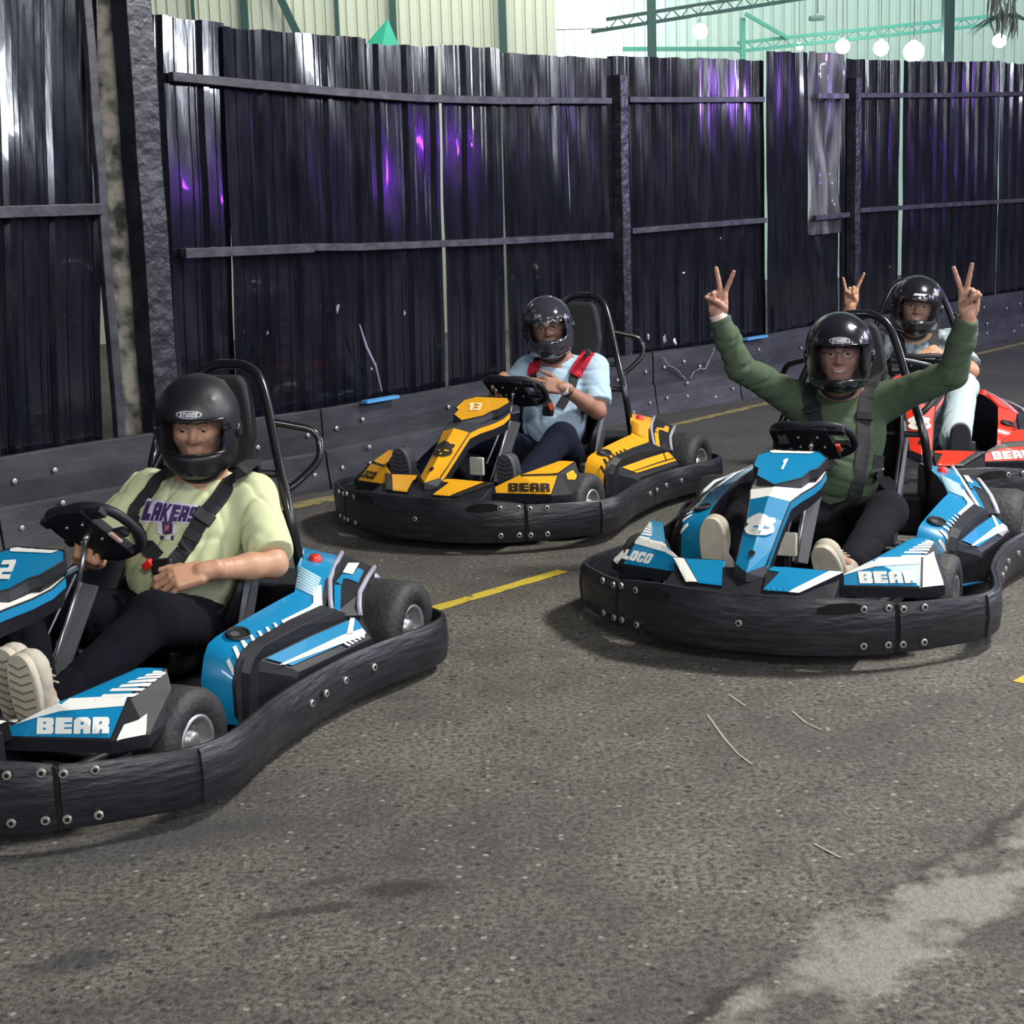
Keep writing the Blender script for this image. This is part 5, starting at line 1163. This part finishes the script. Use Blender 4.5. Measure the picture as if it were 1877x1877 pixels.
    if sp.get('glasses'):
        mb = MB()
        for s in (1, -1): mb.tube([tuple(P(.104 - .010 * abs(math.cos(t)) * (1 if math.cos(t) * s > 0 else 0), .033 * s + .023 * math.cos(t), .010 + .017 * math.sin(t))) for t in np.linspace(0, 2 * PI, 18, endpoint=False)], .0013, n=5, closed=True); mb.tube([tuple(P(.096, .056 * s, .014)), tuple(P(.03, .076 * s, .014))], .0013, n=5)
        mb.tube([tuple(P(.104, .010, .014)), tuple(P(.104, -.010, .014))], .0013, n=5)
        gl = mb.build('glasses', [mat('spectacle_frame', (.02, .018, .02), .3)], root, smooth=True)
    if sp.get('cap'):
        f = build([ell(P(-.010, 0, .030), (.101, .083, .088), R)], .004, subs=[boxp(P(0, 0, -.065), (.2, .2, .09), R)]); V, F = f.mesh(); link('head_cover', np_mesh(V, F, 'head_cover'), root, [mat('white_cotton', (.68, .66, .60), .8)], smooth=True)
    # ---------------- clothes
    def cloth(name, prims, h, d, k, subs, m, seed, amp, dirs=None, fr=38, add=()):
        pr = [((infl(x[0], d), x[1]) if isinstance(x[0], tuple) else infl(x, d)) for x in prims] + list(add)
        f = build(pr, h, k=k); f.wrinkle(folds(seed, amp, fr, dirs))
        for x in subs: f.op(x, .004, 's')
        V, F = f.mesh(); return link(name, np_mesh(V, F, name), root, [m], smooth=True)
    sl = sp['sleeve']; sleeves = []; cuts = []
    for s in 'LR':
        m, el, wr = J[s + 's'], J[s + 'el'], J[s + 'wr']
        if sl < 1.0:   # short sleeve, flaring
            e2 = m + (el - m) * sl; sleeves += [(cap(m, e2, .060, .062), .035)]; dd = (el - m) / np.linalg.norm(el - m); Rr = frame(dd, (0, 0, 1) if abs(dd[2]) < .9 else (1, 0, 0)); cuts.append(boxp(e2 + dd * .066, (.05, .068, .068), Rr, .01))
        else:
            dd = (wr - el) / np.linalg.norm(wr - el); e2 = wr - dd * .018; sleeves += [(cap(m, el, .058, .044), .04), (cap(el, el + (e2 - el) * .6, .044, .037), .012), (cap(el + (e2 - el) * .6, e2, .037, .031), .02)]; Rr = frame(dd, (0, 0, 1) if abs(dd[2]) < .9 else (1, 0, 0)); cuts.append(boxp(e2 + dd * .066, (.06, .10, .10), Rr))
    hem = (pel - belly); hem /= np.linalg.norm(hem); Rh = frame(hem, (1, 0, .3)); cuts.append(boxp(pel + hem * (.10 + sp.get('hem', 0)), (.12, .3, .3), Rh)); cuts.append(cap(P(-.02, 0, -.08), nb + (nb - sh) * .0 + np.array([.012, 0, .012]), .062, .066))
    shirt = cloth(sp['top'], trunk[:4] + trunk[4:5] + [(cap(nb - np.array([0, 0, .02]), chest + (sh - chest) * .5, .055, .08), .05)] + sleeves, .0052, .010, .03, cuts, sp['top_mat'], sp['seed'], sp.get('amp', .0040), fr=sp.get('fr', 38))
    tro = []
    for s in 'LR':
        h_, kn, an = J[s + 'hip'], J[s + 'kn'], J[s + 'an']; e2 = kn + (an - kn) * .90; tro += [(cap(h_, kn, .086 * bw ** .5, .066), .05), (cap(kn, e2, .064, sp.get('cuff', .048)), .03)]
    cut2 = [boxp(J[s + 'an'] + (J[s + 'an'] - J[s + 'kn']) * .06, (.001, .1, .1), frame(J[s + 'an'] - J[s + 'kn'], (0, 1, 0))) for s in 'LR']
    cloth('trousers', [ell(pel + np.array([.01, 0, -.01]), (.135, .165, .10))] + tro, .0062, .006, .03, cut2, sp['leg_mat'], sp['seed'] + 9, .0035, fr=36)
    for s in 'LR':
        an, toe = J[s + 'an'], J[s + 'toe']; heel = J[s + 'heel']; d = toe - heel; Ln = np.linalg.norm(d); d /= Ln; sole_n = np.cross(d, np.array([0, 1, 0])); sole_n /= np.linalg.norm(sole_n)
        if (an - heel) @ sole_n > 0: sole_n = -sole_n
        Rs_ = np.stack([d, np.cross(sole_n, d), sole_n], 1)
        up_ = -sole_n
        pr = [cap(heel + d * .035 + up_ * .025, toe - d * .045 + up_ * .015, .036, .040), (ell(toe - d * .075 + up_ * .012, (.075, .048, .036), Rs_), .02), (cap(heel + d * .05 + up_ * .03, an + up_ * .01, .038, .040), .03)]
        f = build(pr, .005, subs=[boxp((heel + toe) / 2 + sole_n * .04, (.2, .1, .028), Rs_)]); f.wrinkle(folds(3 + sp['seed'], .0012, 90)); V, F = f.mesh()
        sh_ = link('shoe', np_mesh(V, F, 'shoe'), root, [sp['shoe_mat']], smooth=True)
        out = []
        for t in np.linspace(0, 2 * PI, 30, endpoint=False):
            u = math.cos(t); v = math.sin(t); xx = (heel + toe) / 2 + d * (Ln / 2 + .004) * u; wd = .040 + .010 * (u if u > 0 else u * .8) + .004; out.append((xx, np.cross(sole_n, d) * wd * math.copysign(abs(v) ** .8, v)))
        mb = MB(); mb.loft([[tuple(x + y + sole_n * .010) for x, y in out], [tuple(x + y * 1.03 + sole_n * .016) for x, y in out], [tuple(x + y * 1.03 + sole_n * .026) for x, y in out], [tuple(x + y * .94 + sole_n * .030) for x, y in out]]); so = mb.build('sole', [sp['sole_mat']], sh_, smooth=True); so.modifiers.new('e', 'EDGE_SPLIT').split_angle = .7
        mb = MB()
        if sp.get('tread', 1) == 1:
            for i in range(9):
                u = -.75 + 1.5 * i / 8; wd = .036 * math.sqrt(max(.1, 1 - u * u * .8)); c = (heel + toe) / 2 + d * Ln / 2 * u + sole_n * .0305; lat = np.cross(sole_n, d)
                mb.tube([tuple(c - lat * wd + d * .008), tuple(c - d * .004), tuple(c + lat * wd + d * .008)], .0026, n=4)
            mb.build('tread_bar', [sp['tread_mat']], so)
        mb = MB()
        for i in range(4):
            c = an * (.15 + .16 * i) + (toe - d * .05) * (.85 - .16 * i) + up_ * (.048 - .002 * i); lat = np.cross(sole_n, d); mb.tube([tuple(c - lat * .022), tuple(c + up_ * .006), tuple(c + lat * .022)], .003, n=5)
        mb.build('lace', [sp.get('lace_mat', sp['sole_mat'])], sh_, smooth=True)
    return root, shirt, body, hm, R

def strap(kart, bv, eye, path, w_, m=None, off=.006, name='harness_strap', th=.0025):
    """webbing laid over the surface seen from the front"""
    P = smooth_path(path, 7); L_ = []; eye = Vector(eye)
    ce = []
    for p in P:
        d = (p - eye).normalized(); h = bv.ray_cast(p - d * .3, d, .6); ce.append(h[0] - d * off if h[0] is not None else p)
    for _ in range(2): ce = [ce[0]] + [(ce[i - 1] + ce[i] * 2 + ce[i + 1]) / 4 for i in range(1, len(ce) - 1)] + [ce[-1]]
    secs = []
    for i, p in enumerate(ce):
        t = (ce[min(i + 1, len(ce) - 1)] - ce[max(i - 1, 0)]).normalized(); h = bv.find_nearest(p); n = (p - h[0]).normalized() if h[0] is not None and (p - h[0]).length > 1e-4 else (eye - p).normalized()
        if n.dot(eye - p) < 0: n = -n
        n = (n + (eye - p).normalized() * .5).normalized(); b = t.cross(n).normalized(); n = b.cross(t)
        secs.append([p - b * w_ / 2, p + b * w_ / 2, p + b * w_ / 2 + n * th, p - b * w_ / 2 + n * th])
    mb = MB(); mb.loft(secs); return mb.build(name, [m or M_STRAP], kart), ce
def band_ring(body, c, d, r, w_, m, parent, name, sq=1.0):
    d = Vector(d).normalized(); u = d.orthogonal().normalized(); v = d.cross(u); secs = []
    mb = MB()
    rings = [[Vector(c) + d * dz + (u * math.cos(t) + v * math.sin(t)) * rr for t in np.linspace(0, 2 * PI, 22, endpoint=False)] for dz, rr in ((-w_ / 2, r - .003), (-w_ / 2, r), (w_ / 2, r), (w_ / 2, r - .003))]
    mb.loft(rings, caps=False); return mb.build(name, [m], parent, smooth=False)
# ------------------------------------------------------------------ build everything
K0 = make_kart(0, '2', M_BLUE, M_WHITE, M_WHITE, M_WHITE, M_BLUE, 'blue and white go-kart number 2 at the left edge, driver in a lime t-shirt')
K1 = make_kart(1, '13', M_YEL, M_INK, M_INK, M_INK, M_YEL, 'yellow and black go-kart number 13 nearest the fence')
K2 = make_kart(2, '1', M_BLUE, M_WHITE, M_WHITE, M_WHITE, M_BLUE, 'blue and white go-kart number 1 with the driver raising both arms')
K3 = make_kart(3, '', M_RED, M_GREY, M_WHITE, M_WHITE, M_RED, 'red go-kart behind the blue number 1 kart at the right edge')

clear = visor_mat('clear_visor', (.97, .96, .97), .02); smoke = visor_mat('smoked_visor', (.80, .79, .83), .03); clear2 = visor_mat('light_visor', (.85, .86, .90), .03)
CREAM = mat('cream_sole', (.50, .46, .36), .6, bump=.1, bscale=60, var=.5, vscale=9, var_col=(.30, .26, .19)); TREAD = mat('dirty_tread', (.17, .12, .075), .8)
def legs_(Lk, Rk, Lt, Rt, Lh, Rh, pel, Lan=None, Ran=None):
    d = dict(Lkn=Lk, Rkn=Rk, Ltoe=Lt, Rtoe=Rt, Lheel=Lh, Rheel=Rh, Lhip=(pel[0] + .03, pel[1] + .095, pel[2] - .01), Rhip=(pel[0] + .03, pel[1] - .095, pel[2] - .01))
    d['Lan'] = Lan or (Lh[0] - .06, Lh[1], Lh[2] + .055); d['Ran'] = Ran or (Rh[0] - .06, Rh[1], Rh[2] + .055); return d
# --- driver of kart 2
j = dict(helmet=(-.243, .081, .822), neck=(-.285, .05, .665), Ls=(-.335, .200, .588), Rs=(-.305, -.165, .592), chest=(-.268, .020, .50), belly=(-.195, .012, .355), pelvis=(-.165, 0, .225), Lel=(-.20, .350, .415), Lwr=(.022, .258, .440), Rel=(-.10, -.265, .425), Rwr=(.085, -.085, .465))
j.update(legs_((.29, .27, .372), (.30, -.19, .37), (.735, .205, .400), (.69, .115, .395), (.705, .205, .165), (.66, .110, .165), j['pelvis']))
p2 = dict(label='person in a lime green t-shirt and black helmet sitting in the left kart', skin=SKINM, seed=3, bulk=1.10, j=j, head=(.42, .12, -.04), lid=-.002, sleeve=.86, top='t_shirt', top_mat=mat('lime_cotton', (.56, .60, .35), .85, bump=.1, bscale=400), amp=.0055, fr=34, leg_mat=mat('black_denim', (.004, .0045, .008), .95, bump=.12, bscale=320, spec=.15),
    shoe_mat=mat('cream_shoe', (.46, .42, .34), .7), sole_mat=CREAM, tread_mat=TREAD, cuff=.052,
    Lhand=((.70, -.70, -.14), (-.62, -.30, -.75), -1, ((28, 40, 25), (34, 44, 28), (38, 48, 30), (42, 50, 30)), (5, 1, -3, -9), (34, 12, 16), 1.06), Rhand=((.85, .35, .30), (-.3, .2, .95), 1, ((60, 70, 40),) * 4, (3, 0, -3, -6), (40, 40, 30)),
    helmet=dict(shell=M_HELM_M, visor_mat=clear, label='matt black full-face helmet with a clear visor', port=(.046, -.054, .092), visor=(-.052, .052, 1.10)))
R2, shirt2, body2, hm2, HR2 = make_person(0, p2)
# --- driver of kart 13
j = dict(helmet=(-.193, -.020, .842), neck=(-.255, -.015, .69), Ls=(-.325, .160, .632), Rs=(-.300, -.190, .620), chest=(-.258, -.012, .525), belly=(-.185, 0, .36), pelvis=(-.165, 0, .225), Lel=(-.205, .235, .440), Lwr=(.015, .160, .580), Rel=(-.08, -.265, .49), Rwr=(.09, -.125, .625))
j.update(legs_((.25, .27, .375), (.26, -.24, .37), (.70, .235, .375), (.75, -.285, .385), (.67, .230, .16), (.715, -.28, .17), j['pelvis']))
p13 = dict(label='person in a pale blue shirt and glossy helmet sitting in the yellow kart', skin=SKIN2, seed=11, bulk=.98, j=j, head=(.47, .02, .16), sleeve=.80, top='t_shirt', top_mat=mat('pale_blue_cotton', (.40, .54, .68), .85, bump=.1, bscale=400), leg_mat=mat('navy_denim', (.008, .011, .022), .95, bump=.12, bscale=320, spec=.15),
    shoe_mat=mat('dark_shoe', (.03, .032, .04), .7), sole_mat=mat('grey_sole', (.06, .062, .07), .7), tread_mat=M_HOLE, glasses=True, cap=True,
    Lhand=((.60, -.75, .22), (-.6, -.5, -.25), -1, ((50, 65, 40), (8, 10, 8), (60, 70, 45), (60, 70, 45)), (2, 6, -2, -4), (45, 20, 20)), Rhand=((.88, .30, -.12), (0, 0, -1), 1, ((45, 60, 40),) * 4, (4, 1, -2, -6), (35, 30, 25)),
    helmet=dict(shell=mat('gloss_graphite_shell', (.030, .031, .042), .12, coat=.8), visor_mat=clear2, label='glossy graphite full-face helmet over a white head cover', port=(.050, -.046, .088), visor=(-.050, .056, 1.10), badge='vent', badge_z=.078))
R13, shirt13, body13, hm13, HR13 = make_person(1, p13)
# --- driver of kart 1
j = dict(helmet=(-.199, .004, .853), neck=(-.262, 0, .70), Ls=(-.305, .172, .665), Rs=(-.285, -.178, .655), chest=(-.262, 0, .545), belly=(-.185, 0, .375), pelvis=(-.165, 0, .225), Lel=(-.20, .425, .785), Lwr=(-.135, .488, 1.005), Rel=(-.16, -.375, .80), Rwr=(-.12, -.447, 1.003))
j.update(legs_((.25, .28, .345), (.30, -.20, .36), (.785, .185, .345), (.755, -.19, .405), (.70, .225, .15), (.715, -.19, .165), j['pelvis'], Lan=(.62, .235, .225)))
fV = ((2, 4, 3), (3, 5, 3), (92, 95, 50), (88, 95, 55)); 
p1 = dict(label='person in an olive green sweatshirt raising both hands in V signs', skin=SKIN3, seed=21, bulk=.97, j=j, head=(.245, .0, .0), sleeve=1.5, top='sweatshirt', top_mat=mat('olive_fleece', (.060, .092, .052), .9, bump=.2, bscale=200), amp=.0045, fr=34, leg_mat=mat('charcoal_denim', (.010, .0105, .014), .95, bump=.12, bscale=320, spec=.15),
    shoe_mat=mat('beige_shoe', (.40, .36, .28), .75, bump=.1, bscale=90), sole_mat=CREAM, tread_mat=TREAD, tread=0, glasses=True, smile=True,
    Lhand=((.0, .02, 1), (.97, .20, .0), -1, fV, (20, -9, -8, -10), (-38, 34, 20)), Rhand=((.0, .0, 1), (.97, .10, .0), 1, fV, (24, -9, -8, -10), (-38, 34, 20)),
    helmet=dict(shell=M_HELM, visor_mat=smoke, label='glossy black full-face helmet with a smoked visor', port=(.040, -.080, .090), visor=(-.088, .048, 1.20), badge_z=.066, chin=True))
R1, shirt1, body1, hm1, HR1 = make_person(2, p1)
# --- driver of the red kart
j = dict(helmet=(-.192, .001, .858), neck=(-.255, 0, .705), Ls=(-.305, .168, .655), Rs=(-.29, -.18, .66), chest=(-.26, 0, .54), belly=(-.185, 0, .37), pelvis=(-.165, 0, .225), Lel=(-.12, .27, .53), Lwr=(.085, .07, .655), Rel=(-.16, -.40, .68), Rwr=(-.105, -.328, .872))
j.update(legs_((.22, .215, .485), (.28, -.22, .42), (.72, .185, .385), (.74, -.19, .39), (.69, .18, .165), (.70, -.19, .165), j['pelvis'], Lan=(.62, .16, .26)))
p4 = dict(label='person in light jeans in the red kart making a horned hand sign', skin=SKINM, seed=31, bulk=.98, j=j, head=(.03, .02, -.09), sleeve=.85, top='t_shirt', top_mat=mat('dark_patterned_cotton', (.035, .045, .060), .85, var=1.0, vscale=16, var_col=(.42, .50, .52)), leg_mat=mat('light_denim', (.42, .52, .56), .8, bump=.2, bscale=60), cuff=.066,
    shoe_mat=mat('grey_shoe', (.22, .23, .24), .7), sole_mat=mat('dark_grey_sole', (.045, .048, .056), .7), tread_mat=M_HOLE, tread=0, glasses=True, smile=True,
    Lhand=((.82, -.32, -.10), (0, 0, -1), -1, ((55, 60, 40),) * 4, (4, 1, -2, -6), (38, 30, 25)), Rhand=((.0, .03, 1), (1, .05, 0), 1, ((4, 5, 4), (80, 92, 45), (80, 92, 45), (5, 6, 4)), (22, 4, -3, -14), (-32, 34, 18), .95),
    helmet=dict(shell=M_HELM, visor_mat=clear2, label='black open-visor helmet with a slanted silver mark', port=(.036, -.060, .092), visor=(-.062, .044, 1.12), badge='slant', badge_z=.074))
R4, shirt4, body4, hm4, HR4 = make_person(3, p4)

# ------------------------------------------------------------------ shirt print, harnesses, wristbands
E0, E1, E2, E3 = [eye_in(i) for i in range(4)]
bs2 = bvh_of([shirt2]); PURP = mat('purple_print', (.045, .018, .11), .7); LILACP = mat('pale_lilac_print', (.60, .56, .66), .7)
q = [(-.14, -.081, .539), (-.14, .118, .544), (-.14, .139, .589), (-.14, -.052, .601)]
so, cu = word_polys('LAKERS', q, .10)
cen = [sum(p, Vector()) / len(p) for p in so]
qq = [Vector(p) for p in q]; n = 6; cw = 1 / (n - .10)
def PQ(u, v): return (qq[0] * (1 - u) + qq[1] * u) * (1 - v) + (qq[3] * (1 - u) + qq[2] * u) * v
under = [[PQ(i * cw - .018, -.14), PQ((i + .9) * cw + .018, -.14), PQ((i + .9) * cw + .018, 1.14), PQ(i * cw - .018, 1.14)] for i in range(6)]
link('print_outline', join_meshes([drop(bs2, E0, p, .0010, .012) for p in under]), shirt2, [LILACP])
link('lettering', join_meshes([drop(bs2, E0, p, .0018, .010) for p in so]), shirt2, [PURP]); link('lettering', join_meshes([drop(bs2, E0, p, .0024, .010) for p in cu]), shirt2, [LILACP])
link('print_patch', join_meshes([drop(bs2, E0, p, .0022, .012) for p in ([(-.12, -.006, .540), (-.12, .012, .542), (-.12, .008, .502), (-.12, -.008, .507)], [(-.12, .052, .540), (-.12, .064, .538), (-.12, .060, .512), (-.12, .050, .506)], [(-.12, .016, .502), (-.12, .040, .503), (-.12, .036, .487), (-.12, .020, .486)])]), shirt2, [LILACP])
link('print_patch', join_meshes([drop(bs2, E0, p, .0022, .012) for p in ([(-.12, .013, .545), (-.12, .050, .547), (-.12, .047, .508), (-.12, .012, .505)], [(-.12, .000, .500), (-.12, .014, .500), (-.12, .014, .488), (-.12, .001, .488)], [(-.12, .042, .501), (-.12, .053, .502), (-.12, .050, .488), (-.12, .041, .488)])]), shirt2, [PURP])
link('print_patch', drop(bs2, E0, [(-.12, .021, .532), (-.12, .041, .533), (-.12, .039, .515), (-.12, .021, .513)], .0030, .012), shirt2, [mat('rose_print', (.38, .08, .12), .7)])
s0, ce = strap(K0, bs2, E0, [(-.40, .19, .70), (-.15, .262, .690), (-.15, .205, .62), (-.15, .133, .548), (-.15, .072, .463), (-.15, .010, .395)], .050)
def clasp(kart, c, t, n, w_, l, h, m, nm, bev=.004):
    t = Vector(t).normalized(); n = Vector(n); n = (n - t * n.dot(t)).normalized(); b = t.cross(n); me = hull([Vector(c) + t * x * l / 2 + b * y * w_ / 2 + n * z * h for x in (-1, 1) for y in (-1, 1) for z in (0, 1)]); o = link(nm, me, kart, [m]); add_bevel(o, bev); return o
i = int(len(ce) * .56); t = ce[i + 1] - ce[i]; clasp(K0, ce[i], t, E0 - ce[i], .064, .040, .016, M_BLACK, 'strap_adjuster')
i = int(len(ce) * .72); t = ce[i + 1] - ce[i]; clasp(K0, ce[i], t, E0 - ce[i], .053, .03, .006, M_STRAP, 'strap_keeper', .002)
strap(K0, bs2, E0, [(-.40, .06, .72), (-.15, .020, .690), (-.15, -.052, .625), (-.15, -.112, .555), (-.15, -.095, .480), (-.13, -.02, .425)], .048)
c = Vector(ce[-1]); clasp(K0, c + Vector((.012, -.012, .004)), (0, 1, .15), E0 - c, .050, .075, .024, M_BLACK, 'buckle', .01)
clasp(K0, c + Vector((.018, -.062, .012)), (0, 1, .7), E0 - c, .026, .036, .022, M_REDB, 'buckle_release', .006)
strap(K0, bvh_of([shirt2]), E0, [tuple(c), (-.03, .055, .375), (.0, .060, .340)], .048)
# kart 13 with red shoulder pads
bs = bvh_of([shirt13])
_, c13 = strap(K1, bs, E1, [(-.18, .205, .728), (-.18, .195, .715), (-.18, .182, .691), (-.18, .15, .649), (-.18, .122, .608), (-.18, .105, .55), (-.18, .04, .45)], .044)
strap(K1, bs, E1, [(-.18, .207, .722), (-.18, .188, .700), (-.18, .150, .649), (-.18, .128, .612)], .062, M_REDPAD, .014, 'harness_pad', .012)
strap(K1, bs, E1, [(-.18, -.068, .710), (-.18, -.075, .695), (-.18, -.096, .625), (-.18, -.100, .583), (-.18, -.02, .46)], .044)
strap(K1, bs, E1, [(-.18, -.085, .668), (-.18, -.096, .640), (-.18, -.098, .618)], .062, M_REDPAD, .014, 'harness_pad', .012)
clasp(K1, Vector((-.005, .085, .485)), (.2, -.3, 1), (1, .4, .3), .026, .040, .018, mat('orange_release', (.75, .13, .07), .4), 'buckle_release', .006)
clasp(K1, Vector((-.03, .06, .455)), (0, 1, 0), (1, .4, .3), .05, .06, .02, M_BLACK, 'buckle', .008)
# kart 1
bs = bvh_of([shirt1])
_, c1_ = strap(K2, bs, E2, [(-.40, .11, .76), (-.15, .127, .722), (-.15, .116, .66), (-.15, .111, .59), (-.15, .108, .483), (-.15, .076, .300)], .052)
clasp(K2, c1_[int(len(c1_) * .50)], c1_[int(len(c1_) * .5) + 1] - c1_[int(len(c1_) * .5)], E2 - c1_[10], .064, .036, .014, M_BLACK, 'strap_adjuster')
_, c1b = strap(K2, bs, E2, [(-.40, -.08, .76), (-.15, -.096, .711), (-.15, -.085, .655), (-.15, -.067, .584), (-.15, -.06, .50), (-.15, -.01, .42)], .052)
clasp(K2, c1b[int(len(c1b) * .42)], c1b[int(len(c1b) * .42) + 1] - c1b[int(len(c1b) * .42)], E2 - c1b[10], .064, .036, .014, M_BLACK, 'strap_adjuster')
strap(K2, bs, E2, [(-.1, .180, .485), (-.1, .177, .417), (-.1, .215, .377), (-.1, .235, .35)], .05)
clasp(K2, Vector((-.095, .178, .430)), (0, .95, .3), E2 - Vector((-.1, .18, .43)), .012, .046, .012, M_STEEL, 'belt_tongue', .002)
# red kart
bs = bvh_of([shirt4])
strap(K3, bs, E3, [(-.40, .10, .75), (-.1, .085, .715), (-.1, .088, .645), (-.1, .06, .565), (-.1, .02, .46)], .05); strap(K3, bs, E3, [(-.40, -.09, .75), (-.1, -.085, .715), (-.1, -.07, .62), (-.1, -.02, .50)], .05)
# wristbands and the watch
def V3(t): return Vector(t)
w_ = Vector(p1['j']['Rwr']); d_ = (w_ - Vector(p1['j']['Rel'])).normalized(); band_ring(body1, w_ - d_ * .004, d_, .034, .024, mat('pale_pink_band', (.80, .62, .56), .5), R1, 'wristband')
w_ = Vector(p13['j']['Lwr']); d_ = (w_ - Vector(p13['j']['Lel'])).normalized(); band_ring(body13, w_ - d_ * .012, d_, .034, .020, mat('white_watch_band', (.72, .72, .68), .4), R13, 'watch_band'); band_ring(body13, w_ - d_ * .035, d_, .035, .012, M_STRAP, R13, 'wristband')
